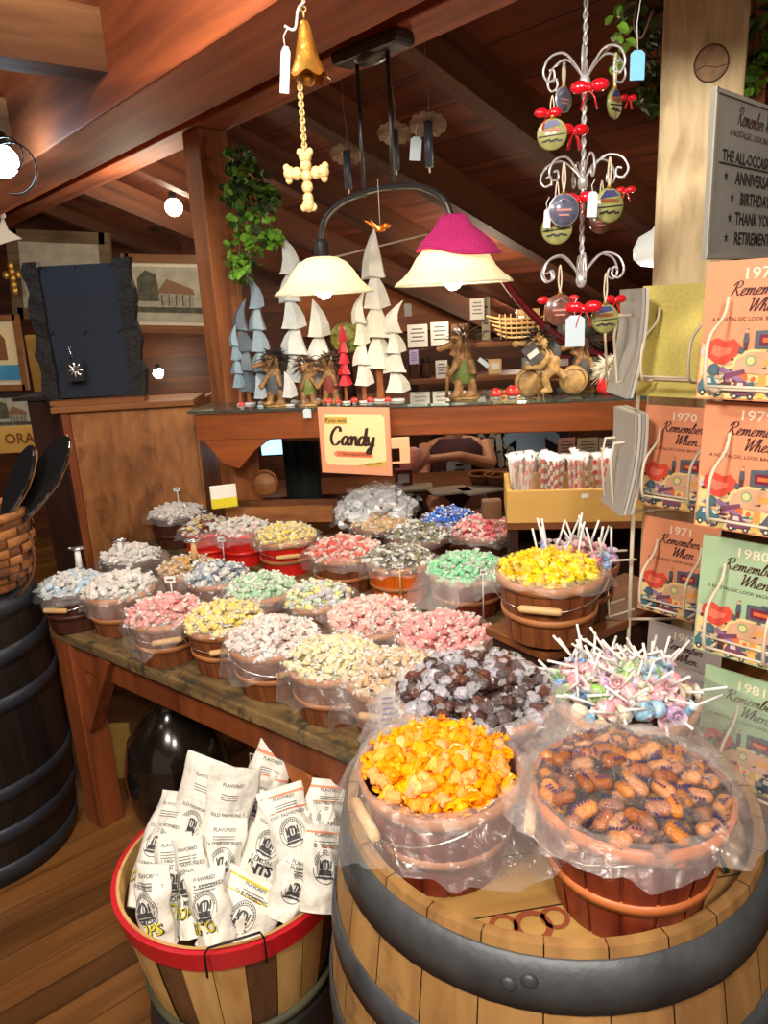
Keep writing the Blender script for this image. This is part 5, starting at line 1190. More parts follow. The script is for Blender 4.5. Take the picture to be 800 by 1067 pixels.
MB().lathe([(rt-.003, hB+.002), (rt-.010, hB+.002), (rt-.014, hB-.045)], 64, smooth=False).build('inner_band', W_bush, T)
MB().lathe([(rb+.001, .002), (rb+.012, .002), (f(.03)+.012, .03), (f(.03), .03)], 64).build('bottom_band', mat('grey green band', sr(84, 84, 62), .6, var=.3), T)
ha = math.radians(-78); hp = V((math.cos(ha), math.sin(ha), 0)); hs = V((-hp.y, hp.x, 0))
MB().tube([hp*(rt+.010)-hs*.058+V((0, 0, hB-.045)), hp*(rt+.013)-hs*.058+V((0, 0, hB+.012)), hp*(rt+.013)-hs*.05+V((0, 0, hB+.026)), hp*(rt+.013)+hs*.05+V((0, 0, hB+.036)), hp*(rt+.013)+hs*.056+V((0, 0, hB+.02)), hp*(rt+.010)+hs*.056+V((0, 0, hB-.04))], .0024, 6).build('wire_handle', M_iron, T)
ha2 = math.radians(70); hp = V((math.cos(ha2), math.sin(ha2), 0)); hs = V((-hp.y, hp.x, 0))
MB().tube([hp*(rt+.010)-hs*.1+V((0, 0, hB-.03)), hp*(rt+.010)-hs*.09+V((0, 0, hB+.075)), hp*(rt+.010)+hs*.09+V((0, 0, hB+.085)), hp*(rt+.010)+hs*.1+V((0, 0, hB-.03))], .0022, 6).build('wire_handle', M_wire, T)
M_bagp = mat('white paper bag', sr(240, 238, 228), .5, bump=1.0, bscale=26); M_yel = mat('yellow print', sr(222, 208, 40), .5); M_orp = mat('orange print', sr(236, 150, 110), .5); M_gink = mat('grey ink', sr(70, 70, 74), .6)
def paper_bag(bx, tx, lab, turn=0, word='DROPS', wcol=None, wid=.115, seed=0, stripe=None, flat=.028, vert=False):
    """bx, tx: (px, py, Y) of the bag's bottom and top"""
    B = atY(*bx); Tt = atY(*tx); ax = Tt-B; Lh = ax.length
    T = thing('paper_bag', B, lab, 'bag', group=None); T.matrix_world = frame_from(B, ax, V((math.sin(turn), -math.cos(turn), .25)))
    rnd = random.Random(seed); ph = [rnd.uniform(0, 6.28) for _ in range(5)]
    def th(u, v): # half thickness
        u = max(-1, min(1, u)); prof = min(1, (1-v)*1.9)**.7
        return flat*(1-abs(u)**2.6)*prof+.0009+(.0050*math.sin(u*5+ph[0]+v*4)*math.sin(v*9+ph[1])+.0030*math.sin(u*3-v*16+ph[2])+.0022*abs(math.sin(u*7+v*7+ph[3])))*min(1, (1-v)*4)*(1-abs(u)**4)
    def wd(v): return wid/2*(.92+.08*v)+.003*math.sin(v*14+ph[2])
    U, W_ = 22, 30; vs = []; fs = []
    for side in (-1, 1):
        for j in range(W_+1):
            for i in range(U+1):
                u = -1+2*i/U; v = j/W_; vs.append((u*wd(v)+.004*math.sin(v*6+ph[3]), side*th(u, v)+.006*math.sin(v*5+ph[4]), v*Lh))
    n1 = (U+1)*(W_+1)
    for j in range(W_):
        for i in range(U):
            a = j*(U+1)+i; fs.append((a, a+1, a+U+2, a+U+1)); fs.append((n1+a, n1+a+U+1, n1+a+U+2, n1+a+1))
    for j in range(W_):
        for i in (0, U): a = j*(U+1)+i; fs.append((a, a+U+1, n1+a+U+1, n1+a) if i == 0 else (a, n1+a, n1+a+U+1, a+U+1))
    fs.append(tuple(range(U+1))+tuple(n1+i for i in range(U, -1, -1)))
    MB().add(vs, fs, True).build('paper', M_bagp, T)
    def on(q):
        v = q.z/Lh; return V((q.x, -th(q.x/wd(v), v)+.006*math.sin(v*5+ph[4])-.0012, q.z))
    pr_ = MB()
    def strip(z0, z1, x0, x1, m_, slope=0):
        pr_.use(m_); n = 10; vv = []
        for i in range(n+1):
            x = x0+(x1-x0)*i/n; vv += [on(V((x, 0, z0+slope*i/n))), on(V((x, 0, z1+slope*i/n)))]
        pr_.add(vv, [(2*i, 2*i+2, 2*i+3, 2*i+1) for i in range(n)])
    def ring(cx, cz, r0, r1, m_, sx=.85):
        pr_.use(m_); n = 28; vv = []
        for i in range(n): a = 2*PI*i/n; vv += [on(V((cx+math.cos(a)*r0*sx, 0, cz+math.sin(a)*r0))), on(V((cx+math.cos(a)*r1*sx, 0, cz+math.sin(a)*r1)))]
        pr_.add(vv, [(2*i, (2*i+2) % (2*n), (2*i+3) % (2*n), 2*i+1) for i in range(n)])
    cz = Lh*.52
    ring(0, cz, .030, .0315, M_gink); ring(0, cz, .022, .0235, M_gink); ring(0, cz+.002, .008, .012, M_gink)
    strip(cz-.016, cz-.006, -.014, .014, M_gink); strip(cz-.022, cz-.018, -.018, .018, M_gink)
    for k in range(5): strip(cz-.004, cz+.012, -.013+k*.006, -.010+k*.006, M_gink)
    for k in range(16):
        a = PI*(.05+.9*k/15); x_, z_ = math.cos(a)*.0265*.85, cz+math.sin(a)*.0265; pr_.use(M_gink); pr_.add([on(V((x_+dx, 0, z_+dz))) for dx, dz in ((-.0012, -.0018), (.0012, -.0018), (.0012, .0018), (-.0012, .0018))], [(0, 1, 2, 3)])
    pr_.use(M_gink); put_text(pr_, 'OLD FASHIONED', 0, cz+.036, .0098, 0, 0, .01, fn=on); put_text(pr_, 'FLAVORED', 0, Lh*.86, .010, 0, 0, .01, fn=on)
    for k in range(3): strip(Lh*.80-k*.0055, Lh*.80-k*.0055+.0016, -.024, .024, M_gink)
    if stripe: strip(Lh*.90, Lh*.925, -wd(.9)*.96, wd(.9)*.96, stripe); strip(Lh*.74, Lh*.755, -wd(.7)*.96, wd(.7)*.96, stripe)
    if wcol:
        pr_.use(M_ink); put_text(pr_, word, .0012, Lh*.20-.001, .030, 0, 0, .05, .9, fn=lambda q: on(q)+V((0, .0004, 0))); pr_.use(wcol); put_text(pr_, word, 0, Lh*.20, .030, 0, 0, .015, .9, fn=on)
        pr_.use(M_gink); put_text(pr_, 'LEMON', 0, Lh*.32, .014, 0, 0, .01, fn=on)
    pr_.build('printing', None, T)
    return T
paper_bag((148, 948, 1.33), (186, 824, 1.52), 'white paper bag of lemon drops at the far left of the bushel basket', -.3, 'DROPS', M_yel, seed=1, wid=.10)
paper_bag((196, 930, 1.38), (196, 832, 1.58), 'white paper bag standing behind the leftmost lemon drops bag', .1, 'DROPS', M_yel, seed=14)
paper_bag((182, 930, 1.42), (222, 790, 1.52), 'tall white paper bag with pointed top leaning right at the left back', -.3, seed=2, wid=.125)
paper_bag((218, 930, 1.40), (247, 800, 1.46), 'white paper bag with open folded corner beside the tallest left bag', .35, 'POPS', M_yel, seed=3, stripe=None)
paper_bag((178, 975, 1.27), (182, 868, 1.40), 'narrow white bag low at the front left of the basket', .1, 'DROPS', M_yel, seed=4, wid=.075)
paper_bag((205, 975, 1.25), (196, 872, 1.36), 'crumpled white bag leaning left near the red rim', -.3, 'POPS', M_yel, seed=5, wid=.08)
paper_bag((228, 950, 1.30), (236, 852, 1.40), 'white bag with bold yellow lettering in the middle of the basket', .1, 'DROPS', M_yel, seed=6, wid=.09)
paper_bag((252, 900, 1.50), (290, 776, 1.58), 'tall white bag with salmon stripes at the back', -.1, seed=7, stripe=M_orp, wid=.10)
paper_bag((262, 925, 1.34), (300, 835, 1.42), 'white bag with large curved lettering leaning right at the centre', -.2, seed=8, wid=.12, word='INTS', wcol=M_gink)
paper_bag((318, 925, 1.30), (292, 820, 1.44), 'white bag leaning left with dark folded edge', .3, seed=9, wid=.10, stripe=M_orp)
paper_bag((335, 905, 1.36), (345, 812, 1.46), 'white bag at the far right against the barrel', .2, seed=10, wid=.10, stripe=M_orp)
paper_bag((318, 880, 1.50), (326, 812, 1.56), 'yellowish white bag at the back right', .1, seed=11, wid=.08)
paper_bag((292, 955, 1.25), (318, 890, 1.30), 'small bag with dark lettering at the front right of the basket', .2, seed=12, wid=.085)
paper_bag((232, 1000, 1.20), (272, 915, 1.30), 'white bag with a yellow stripe lying against the front rim', -.1, seed=13, wid=.14, stripe=M_yel)

paper_bag((165, 985, 1.22), (158, 900, 1.28), 'crumpled white bag pressed against the left red rim', -.4, 'POPS', M_yel, seed=21, wid=.09)
paper_bag((270, 960, 1.30), (262, 880, 1.40), 'white bag standing behind the one with the yellow stripe', .2, seed=22, wid=.10)
paper_bag((330, 950, 1.24), (340, 860, 1.34), 'white bag at the right rim beside the barrel', .3, seed=23, wid=.09, stripe=M_orp)
paper_bag((225, 985, 1.20), (214, 905, 1.28), 'small white bag squeezed in front of the bold yellow lettering', -.1, 'DROPS', M_yel, seed=24, wid=.085)
# ---------------------------------------------------------------- left side: woven basket and glossy black boards on the dark barrel
wb = V((-1.150, 2.0, .885))
T = thing('woven_basket', wb, 'woven splint basket with curved handle on the dark barrel', 'basket')
W_sp = wood('splint', sr(170, 112, 62), sr(110, 66, 34), 'X', 8, .2, .5); W_sp2 = wood('splint dark', sr(116, 70, 38), sr(78, 46, 26), 'X', 8, .2, .5)
mb = MB(); rows = 8
for r_ in range(rows):
    for k in range(22):
        mb.use(W_sp if (r_+k) % 3 else W_sp2); z0 = .006+r_*.026; ro = .105+.045*math.sin(PI*(r_+.5)/rows*.75)+(.004 if (r_+k) % 2 else -.002); a0 = 2*PI*k/22
        mb.lathe([(ro-.002, z0), (ro, z0+.004), (ro+.001, z0+.012), (ro-.000, z0+.020), (ro-.002, z0+.024)], 2, a0=a0, a1=a0+2*PI/22*.97)
mb.use(W_sp2).lathe([(.10+.045*math.sin(PI*i/8*.75), .005+i*.026) for i in range(9)], 30).lathe([(0, .006), (.10, .006)], 24)
mb.build('weave', None, T)
MB().lathe([(.134, .205), (.148, .205), (.148, .228), (.134, .228), (.134, .205)], 36).build('rim', W_sp, T)
MB().tube(arc((0, 0, .10), .155, math.radians(-62), math.radians(60), 20, 'xz'), .004, 8, flat=1).build('side_handle', W_sp2, T)
M_gb = mat('glossy black lacquer', (.010, .010, .012), .08, coat=1)
def paddle(pb, pt, wid, lab, face):
    B = atY(*pb); Tp = atY(*pt); T = thing('black_serving_board', B, lab, 'board'); ax = Tp-B; T.matrix_world = frame_from(B, ax, face); Lp = ax.length
    pts = [(math.cos(a)*wid/2, Lp*.5+math.sin(a)*Lp*.5) for a in [2*PI*i/28 for i in range(28)]]
    pts = [(x*(.55+.45*min(1, z/(Lp*.5))) if z < Lp*.5 else x, z) for x, z in pts]
    MB().plate(pts, .012).build('blade', M_gb, T, bevel=.003)
    MB().plate([(x*.9, z*.96+Lp*.02) for x, z in pts], .006, Matrix.Translation((0, .010, 0))).build('wooden_back', W_sp, T)
paddle((20, 545, 2.0), (70, 454, 2.12), .105, 'large glossy black oval board leaning right out of the woven basket', V((-.3, -.9, .6)))
paddle((2, 545, 1.95), (34, 464, 2.02), .075, 'smaller glossy black board left of the larger one', V((-.3, -.9, .6)))
# ---------------------------------------------------------------- dark bark display and dark cabinet
a = atY(22, 418, 3.2); b = atY(80, 418, 3.2)
T = thing('dark_cabinet', (a.x, 3.21, 0), 'dark cabinet with a black top left of the plywood cabinet', 'cabinet')
MB().box(((b.x-a.x)/2+.02, .2, a.z/2), (b.x-a.x, .4, a.z)).build('cabinet_body', M_dark, T); MB().box(((b.x-a.x)/2, .2, a.z+.008), (b.x-a.x+.06, .44, .016)).build('top_board', M_black, T)
M_navy = mat('navy felt', sr(30, 36, 50), .8, bump=.3, bscale=120); M_bark = mat('charred bark', sr(30, 26, 26), .75, bump=1.0, bscale=70, var=.4, vscale=40)
dbx = atY(100, 408, 3.08); sc = 3.08/F0
T = thing('bark_display', (dbx.x, 3.08, cabT+.006), 'navy display board with jagged charred bark sides standing on the cabinet', 'display')
wd_ = 114*sc; ht_ = 138*sc
MB().box((0, .02, ht_/2), (wd_*.80, .02, ht_*.94)).build('felt_board', M_navy, T)
rnd = random.Random(8)
for sg in (-1, 1):
    inner = []; outer = []
    for i in range(15):
        z = ht_*i/14; inner.append((sg*(wd_*.5-.075-rnd.uniform(0, .008)), z)); outer.append((sg*(wd_*.5-.012*rnd.random()-.02*abs(math.sin(i*.8+sg))), z))
    pts = inner+outer[::-1]
    n = len(pts); mb = MB(); vs = [(p[0], -.012+rnd.uniform(-.006, .006), p[1]) for p in pts]+[(p[0], .03, p[1]) for p in pts]
    fs = [(i, i+n, (i+1) % n+n, (i+1) % n) for i in range(n)]
    for i in range(14): fs += [(i, i+1, n-2-i, n-1-i), (n+i, n+n-1-i, n+n-2-i, n+i+1)]
    mb.add(vs, fs, False).build('bark_side', M_bark, T)
MB().box((.02, -.03, -.003+.006), (wd_*.84, .06, .018)).build('wooden_base', MT['cabinet top'], T)
for zz_ in (.99, .51):
    for k in range(3):
        MB().tube(arc(((-.30+.30*k)*wd_, .006, ht_*zz_*.95), .012, 0, PI, 8, 'xz'), .002, 5).build('hook', M_black, T)
c = atY(78, 386, 3.03); T = thing('flower_ornament', c, 'black square ornament with a silver flower hanging on the bark display', 'ornament')
MB().box((0, 0, 0), (.072, .006, .085)).build('plate', M_black, T)
fl = MB()
for k in range(8): fl.ell((0, 0, 0), (.006, .002, .017), 8, 6, M=Matrix.Rotation(PI/4*k, 4, 'Y') @ Matrix.Translation((0, -.005, .017)))
fl.build('silver_flower', M_silver, T)
MB().tube([(-.012, 0, .042), (-.003, -.002, .10), (.0, 0, .042), (-.012, -.002, .105)], .0022, 5).build('silver_chain', M_silver, T)

# ---------------------------------------------------------------- pictures on the back wall
M_pap = mat('picture mat', sr(206, 200, 182), .7); M_sky = mat('picture grey', sr(168, 166, 150), .7, var=.25, vscale=12)
def picture(px, py, wpx, hpx, Yd, label, fm, tilt=.05, kind='house', fw=.035):
    c = atY(px, py, Yd); w_ = wpx*Yd*1.02/F0; h_ = hpx*Yd*1.02/F0; T = thing('framed_picture', c, label, 'picture'); T.rotation_euler = (0, tilt, 0)
    for a, b in (((-w_/2, h_/2), (w_/2, h_/2)), ((-w_/2, -h_/2), (w_/2, -h_/2)), ((-w_/2, -h_/2-fw/2), (-w_/2, h_/2+fw/2)), ((w_/2, -h_/2-fw/2), (w_/2, h_/2+fw/2))):
        MB().beam((a[0], 0, a[1]), (b[0], 0, b[1]), .03, fw, (0, 1, 0) if False else (0, 0, 1) if abs(a[1]-b[1]) < 1e-6 else (1, 0, 0)).build('frame_rail', fm, T)
    MB().box((0, .006, 0), (w_, .006, h_)).build('mat_board', M_pap, T)
    pc = MB()
    if kind == 'house':
        pc.use(M_sky).box((0, -.0, 0), (w_*.86, .004, h_*.78)); pc.use(mat('sketch dark', sr(84, 84, 72), .8, var=.5, vscale=25))
        pc.plate([(-w_*.38, -h_*.1), (-w_*.38, h_*.22), (-w_*.28, h_*.34), (-w_*.16, h_*.28), (-w_*.12, -h_*.1)], .003, Matrix.Translation((0, -.003, 0))); pc.box((0, -.003, -h_*.22), (w_*.8, .003, h_*.08))
        pc.use(mat('sketch roof', sr(126, 96, 74), .8)).plate([(-w_*.16, h_*.02), (-w_*.04, h_*.22), (w_*.26, h_*.08), (w_*.28, -.0)], .003, Matrix.Translation((0, -.0045, 0)))
        pc.use(mat('sketch wall', sr(150, 150, 136), .8, var=.4, vscale=50)).box((w_*.06, -.0045, -h_*.08), (w_*.40, .003, h_*.17))
        for k in range(5): pc.use(M_ink).box((-w_*.1+k*w_*.08, -.0055, -h_*.08), (w_*.012, .003, h_*.16))
    elif kind == 'blue':
        pc.use(mat('art cream', sr(214, 200, 160), .8)).box((0, 0, 0), (w_*.8, .004, h_*.8)); pc.use(mat('art blue', sr(60, 140, 190), .6, var=.3)).box((0, -.002, -h_*.28), (w_*.8, .003, h_*.22)); pc.use(mat('art brown', sr(120, 76, 44), .6)).plate([(-w_*.2, -h_*.1), (w_*.1, -h_*.1), (w_*.1, h_*.2), (-w_*.06, h_*.3)], .003, Matrix.Translation((0, -.002, 0)))
    else:
        pc.use(M_sky).box((0, 0, 0), (w_*.9, .004, h_*.9))
    pc.build('print', None, T); return T
W_fr1 = wood('weathered frame', sr(120, 100, 76), sr(78, 62, 46), 'X', 6, .1, .7); W_fr2 = wood('brown frame', sr(140, 92, 50), sr(96, 58, 30), 'X', 6, .1, .5)
picture(64, 288, 88, 72, 5.0, 'weathered wide framed picture partly behind the bark display', W_fr1, .09, 'plain', .07)
picture(178, 307, 84, 66, 5.0, 'framed pencil drawing of a porch house beside the left post', W_fr2, .07, 'house', .05)
picture(4, 368, 34, 68, 4.6, 'framed blue and cream artwork at the left edge', W_fr2, .03, 'blue', .035)
picture(16, 432, 44, 40, 4.6, 'pale picture of a building low at the left edge', mat('thin black frame', (.02, .02, .02), .4), .03, 'house', .03)
o = MB().box((0, 0, 0), (.13, .03, .46)).build('yellow_board', W_tray, loc=atY(42, 385, 5.1), bevel=.01); tag(o, 'upright yellow wooden board behind the bark display', 'board')
T = thing('carved_sign', atY(14, 458, 4.4), 'tan carved wooden sign ending in ORA at the left edge', 'sign', .0)
MB().box((0, 0, 0), (.34, .03, .16)).build('board', W_tray, T, bevel=.006); t_ = MB().use(mat('carved letters', sr(120, 74, 30), .6)); put_text(t_, 'ORA', .045, -.02, .085, -.018, 0, .02); t_.build('lettering', None, T)
c = atY(13, 290, 4.9); T = thing('gold_cross', c, 'small gilded cross hanging between the left pictures', 'cross')
m1 = MB()
for dx, dz in ((0, 0), (0, .04), (0, .075), (-.04, .02), (.04, .02), (0, -.04), (0, -.075)): m1.ell((dx, 0, dz), (.022, .01, .026), 8, 6)
m1.build('cross_body', M_gold, T)
c = atY(5, 240, 4.5); T = thing('white_angel', c, 'small white paper angel hanging at the left edge', 'ornament')
MB().plate([(-.06, -.08), (0, .08), (.02, .0), (.09, -.05), (.02, -.06)], .01).build('wings', M_white, T)
MB().ell((0, 0, .08), .02, 8, 6).build('head', M_white, T)

# ---------------------------------------------------------------- bare bulbs and small lights
def bulb(px, py, Yd, r_, label, m_=M_bulb, up=.1, e=6, col=(1, .9, .75)):
    c = atY(px, py, Yd); T = thing('light_bulb', c, label, 'lamp'); MB().ell((0, 0, 0), r_, 14, 10).build('glass_bulb', m_, T)
    MB().lathe([(r_*.5, r_*.7), (r_*.5, r_*1.6), (r_*.2, r_*1.8)], 12, capt=True).build('socket', M_black, T); return T
bulb(181, 216, 4.2, .045, 'bare bright bulb glowing left of the left post')
bulb(2, 168, 2.6, .05, 'cool bluish white lamp at the left edge below the beams', M_bulbc)
bulb(165, 389, 5.2, .035, 'small warm bulb low behind the bark display')
bulb(543, 325, 5.0, .035, 'small warm bulb above the model boat')
c = atY(12, 172, 2.5); T = thing('looped_cable', c, 'dark cable loops hanging beside the bluish lamp', 'cable')
MB().tube(arc((0, 0, -.01), .075, -PI*.6, PI*.9, 24, 'xz'), .003, 6).build('cable_loop', M_black, T); MB().tube(arc((-.01, .0, .03), .05, -PI*.5, PI*.7, 20, 'xz'), .0025, 6).build('cable_loop', M_iron, T)
o = MB().tube([(0, 0, 0), (.02, 0, 0)], .03, 12).build('wire', M_black) if False else None
a = atY(345, 269, 3.2); b = atY(445, 244, 3.2)
o = MB().tube([(0, 0, 0), b-a], .004, 6).build('ceiling_wire', M_wire, loc=a); tag(o, 'thin pale wire stretched behind the hanging lamp', 'wire')

# ---------------------------------------------------------------- shop behind the shelf
W_cnt = wood('counter wood', sr(120, 70, 38), sr(70, 40, 22), 'X', 5, .1, .5)
def slab(name, p0, p1, Yd, z, dep, th, m_, label, cat, legs=True):
    T = thing(name, (p0, Yd, z), label, cat); L_ = p1-p0
    MB().box((L_/2, dep/2, -th/2), (L_, dep, th)).build('board', m_, T, bevel=.003)
    if legs:
        for x in (.03, L_-.03): MB().box((x, dep/2, -z/2-th/2), (.04, dep*.9, z-th)).build('side_panel', M_dark, T)
    return T
# wall shelf (y about 357), case with glass (y about 380) and low counter (y about 505)
xa = atY(425, 357, 4.3).x; xb = atY(680, 357, 4.3).x; zs = atY(500, 357, 4.3).z
slab('shop_shelf', xa, xb+.3, 4.3, zs, .3, .03, W_cnt, 'upper wooden shelf of the shop behind the trolls', 'shelf')
MB_ = slab('shop_shelf', xa, xb+.3, 4.28, atY(500, 392, 4.28).z, .3, .03, W_cnt, 'lower wooden shelf of the shop behind the trolls', 'shelf', False)
xa2 = atY(250, 505, 3.75).x; xb2 = atY(700, 505, 3.75).x; zc_ = atY(470, 503, 3.75).z
slab('shop_counter', xa2, xb2+.2, 3.65, zc_, .38, .035, W_cnt, 'low wooden counter of the shop seen below the shelf', 'counter')
slab('shop_counter', -1.6, atY(250, 440, 4.6).x, 4.7, atY(170, 420, 4.7).z, .5, .04, W_cnt, 'dark counter behind the bark display', 'counter')
o = MB().box((0, 0, 0), (3.4, .04, .34)).build('wall_lit_band', wood('lit orange wall', sr(186, 104, 46), sr(120, 64, 28), 'X', 4, .15, .5), loc=atY(560, 312, 5.45)); struct(o)  # band before the back wall; its brighter orange paints the lamplight on the wood
def stand_card(px, py, wpx, hpx, Yd, m_, label, name='price_card', cat='card', rz=0, tilt=-.1, lines=True):
    c = atY(px, py, Yd); w_ = wpx*Yd*1.02/F0; h_ = hpx*Yd*1.02/F0; T = thing(name, c-V((0, 0, h_/2)), label, cat, rz)
    MB().box((0, 0, h_/2), (w_, .004, h_)).build('card', m_, T)
    if lines:
        mb = MB().use(M_gink)
        for k in range(4): mb.box((0, -.003, h_*(.8-.17*k)), (w_*(.7 if k % 2 else .55), .001, h_*.05))
        mb.build('print_lines', None, T)
    return T
M_cardw = mat('card white', sr(190, 188, 182), .6)
stand_card(435, 350, 20, 22, 4.25, M_cardw, 'left white printed card on the upper shop shelf'); stand_card(458, 348, 18, 23, 4.25, M_cardw, 'right white printed card on the upper shop shelf')
stand_card(497, 322, 14, 20, 4.5, M_cardw, 'small tilted notice on the lit orange wall', tilt=0); stand_card(506, 335, 8, 46, 4.6, mat('card stone', sr(150, 140, 120), .6), 'narrow tall picture beside the tilted notice')
stand_card(431, 372, 10, 14, 4.2, mat('card lilac', sr(140, 130, 170), .6), 'little lilac card hanging above the case', rz=.4)
stand_card(460, 385, 12, 18, 4.15, M_cardw, 'white card behind the shaggy troll')
stand_card(425, 323, 7, 12, 3.6, M_cardw, 'tiny white tag hanging behind the lamps', lines=False)
# model boat basket
c = atY(542, 343, 4.35); T = thing('model_boat', c-V((0, 0, .06)), 'cream slatted model boat on the upper shop shelf', 'model')
mb = MB(); 
for k in range(5): z = .02+k*.026; L_ = .13+.016*k; mb.tube(spline([(-L_, 0, z+.02), (-L_*.6, -.05, z), (0, -.065, z-.004), (L_*.6, -.05, z), (L_, 0, z+.03)]), .007, 6)
for k in range(9): mb.tube([(-.12+.03*k, -.055, .01), (-.13+.032*k, -.062, .15)], .004, 5)
mb.build('hull', M_cream, T); MB().box((0, 0, .01), (.30, .08, .02)).build('keel_stand', M_dark, T)
MB().box((.04, -.02, .15), (.12, .05, .04)).build('deck_house', M_cream, T)
# red swag
o = MB().tube(spline([atY(522, 288, 3.6), atY(545, 318, 3.6), atY(580, 350, 3.6), atY(620, 368, 3.6), atY(655, 378, 3.6)]), .035, 10, flat=.5).build('red_swag', mat('dark red cloth', sr(130, 16, 28), .7, bump=.5, bscale=30)); tag(o, 'dark red cloth swag sloping down behind the ornament hanger', 'garland')
# small goods on the shop shelves, each its own object
rnd = random.Random(21)
GOODS = [('dark_jar', M_dark), ('brown_box', mat('goods brown', sr(110, 72, 44), .6)), ('tan_box', mat('goods tan', sr(176, 146, 104), .6)), ('grey_box', mat('goods grey', sr(120, 122, 124), .6)), ('maroon_box', mat('goods maroon', sr(110, 34, 38), .6)), ('green_jar', mat('goods green', sr(60, 84, 62), .4))]
def good(x, Yd, z, kind, s, label):
    nm, m_ = GOODS[kind]; T = thing(nm, (x, Yd, z), label, nm.split('_')[1])
    if 'jar' in nm:
        MB().lathe([(.0, 0), (.03*s, 0), (.035*s, .01*s), (.035*s, .07*s), (.022*s, .09*s), (.022*s, .10*s)], 18).build('jar_body', m_, T); MB().lathe([(.0, .115*s), (.025*s, .115*s), (.025*s, .098*s), (.0, .098*s)], 18).build('lid', M_iron, T)
    else:
        MB().box((0, 0, .045*s), (.08*s, .05*s, .09*s)).build('carton', m_, T, bevel=.003); MB().box((0, -.0255*s, .05*s), (.05*s, .002, .04*s)).build('printed_label', M_cardw, T)
zl = atY(500, 392, 4.28).z
side = ['left end', 'second spot', 'third spot', 'middle', 'spot right of the middle', 'spot before the right end', 'right end']
for k in range(7):
    good(xa+.10+k*.20, 4.36, zl, k % 6, .95, GOODS[k % 6][0].replace('_', ' ')+' at the '+side[k]+' of the lower shop shelf')
for k, px in enumerate((478, 590, 612, 634, 655)):
    good(atY(px, 352, 4.4).x, 4.4, zs, (k*2+1) % 6, 1.2, GOODS[(k*2+1) % 6][0].replace('_', ' ')+' on the upper shop shelf, '+['left of the boat', 'just right of the boat', 'behind the lowest ornaments', 'near the fluffy gnome', 'beside the rack'][k])
# counter goods below the shelf
good(atY(421, 498, 3.6).x, 3.7, zc_, 4, 1.1, 'maroon and white carton beside the candy sign')
T = thing('lit_spot', atY(402, 470, 4.0), 'warm orange-lit spot put in as a glowing panel right behind the candy sign', 'display'); MB().box((0, 0, 0), (.26, .03, .14)).build('glowing_panel', mat('warm lit panel', (.9, .6, .3), .5, emit=(1, .50, .24), es=.7), T); MB().box((.05, -.02, -.02), (.05, .02, .07)).build('frame_card', W_cnt, T)  # emission stands for the orange light falling on this spot
T = thing('display_screen', atY(283, 466, 3.9), 'small bright blue screen below the shelf near the left bracket', 'screen', 0); MB().box((0, .012, 0), (.13, .02, .10)).build('housing', M_black, T); MB().box((0, 0, 0), (.11, .004, .08)).build('screen_panel', mat('blue screen', (.1, .4, .7), .3, emit=(.35, .75, 1), es=1.6, var=.5, vscale=30), T)
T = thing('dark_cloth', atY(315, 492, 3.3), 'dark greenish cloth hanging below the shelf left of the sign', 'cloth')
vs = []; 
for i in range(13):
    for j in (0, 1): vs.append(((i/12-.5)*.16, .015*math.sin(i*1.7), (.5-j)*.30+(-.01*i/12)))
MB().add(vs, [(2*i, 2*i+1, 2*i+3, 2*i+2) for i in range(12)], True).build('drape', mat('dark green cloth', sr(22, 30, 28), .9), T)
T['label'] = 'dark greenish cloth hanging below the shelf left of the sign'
for k, (px, py) in enumerate(((430, 508), (468, 511), (500, 510))):
    q = atZ(px, py, zc_+.012); o = MB().box((0, 0, 0), (.20, .14, .012)).build('paper_pad', mat('pad grey', sr(150, 140, 126), .7), loc=q, bevel=.003); o.rotation_euler.z = .2*k; tag(o, ['left', 'middle', 'right'][k]+' grey paper pad lying on the low counter', 'pad')
for k, (px, py) in enumerate(((502, 505), (518, 506))):
    q = atZ(px, py, zc_+.01); T = thing('small_wicker_basket', q, ['left', 'right'][k]+' small wicker basket on the low counter', 'basket'); MB().lathe([(0, 0), (.05, 0), (.065, .05), (.060, .052), (.046, .008)], 20).build('bowl', W_sp2, T); MB().lathe([(.058, .05), (.068, .05), (.068, .06), (.058, .06), (.058, .05)], 20).build('rim', W_sp, T)
# white sandals displayed in pairs behind
M_sand = mat('sandal white', sr(214, 206, 196), .5); M_sstr = mat('sandal strap', sr(90, 60, 70), .6)
for k, (px, py) in enumerate(((498, 483), (507, 462), (526, 476), (524, 457))):
    c = atY(px, py, 4.72)
    T = thing('sandal_pair', c, ['white sandals lower left on the dark panel', 'white sandals upper left on the dark panel', 'white sandals lower right on the dark panel', 'white sandals upper right on the dark panel'][k], 'sandals')
    for e in (-1, 1):
        s_ = MB().plate([(-.022, -.055), (-.008, -.07), (.014, -.062), (.022, -.02), (.016, .01), (.024, .045), (.008, .068), (-.016, .06), (-.024, .03), (-.016, 0)], .012).build('sole', M_sand, T, loc=(e*.03, 0, 0)); s_.rotation_euler = (0, e*.15, 0)
        MB().tube([(-.02, -.01, .03), (0, -.022, .045), (.02, -.01, .03)], .004, 5).build('strap', M_sstr, s_)
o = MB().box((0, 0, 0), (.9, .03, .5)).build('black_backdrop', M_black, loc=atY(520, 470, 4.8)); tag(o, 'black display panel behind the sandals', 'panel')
M_shirt = mat('pale blue shirt', sr(150, 176, 204), .8, bump=.4, bscale=20)
T = thing('hanging_shirt', atY(553, 465, 4.6), 'pale blue white shirt hanging behind the candy sticks', 'shirt'); MB().plate([(-.10, -.16), (.10, -.16), (.09, .05), (.16, .0), (.18, .06), (.08, .14), (.03, .12), (-.03, .12), (-.08, .14), (-.18, .06), (-.16, 0), (-.09, .05)], .03).build('shirt_body', M_shirt, T, bevel=.008)
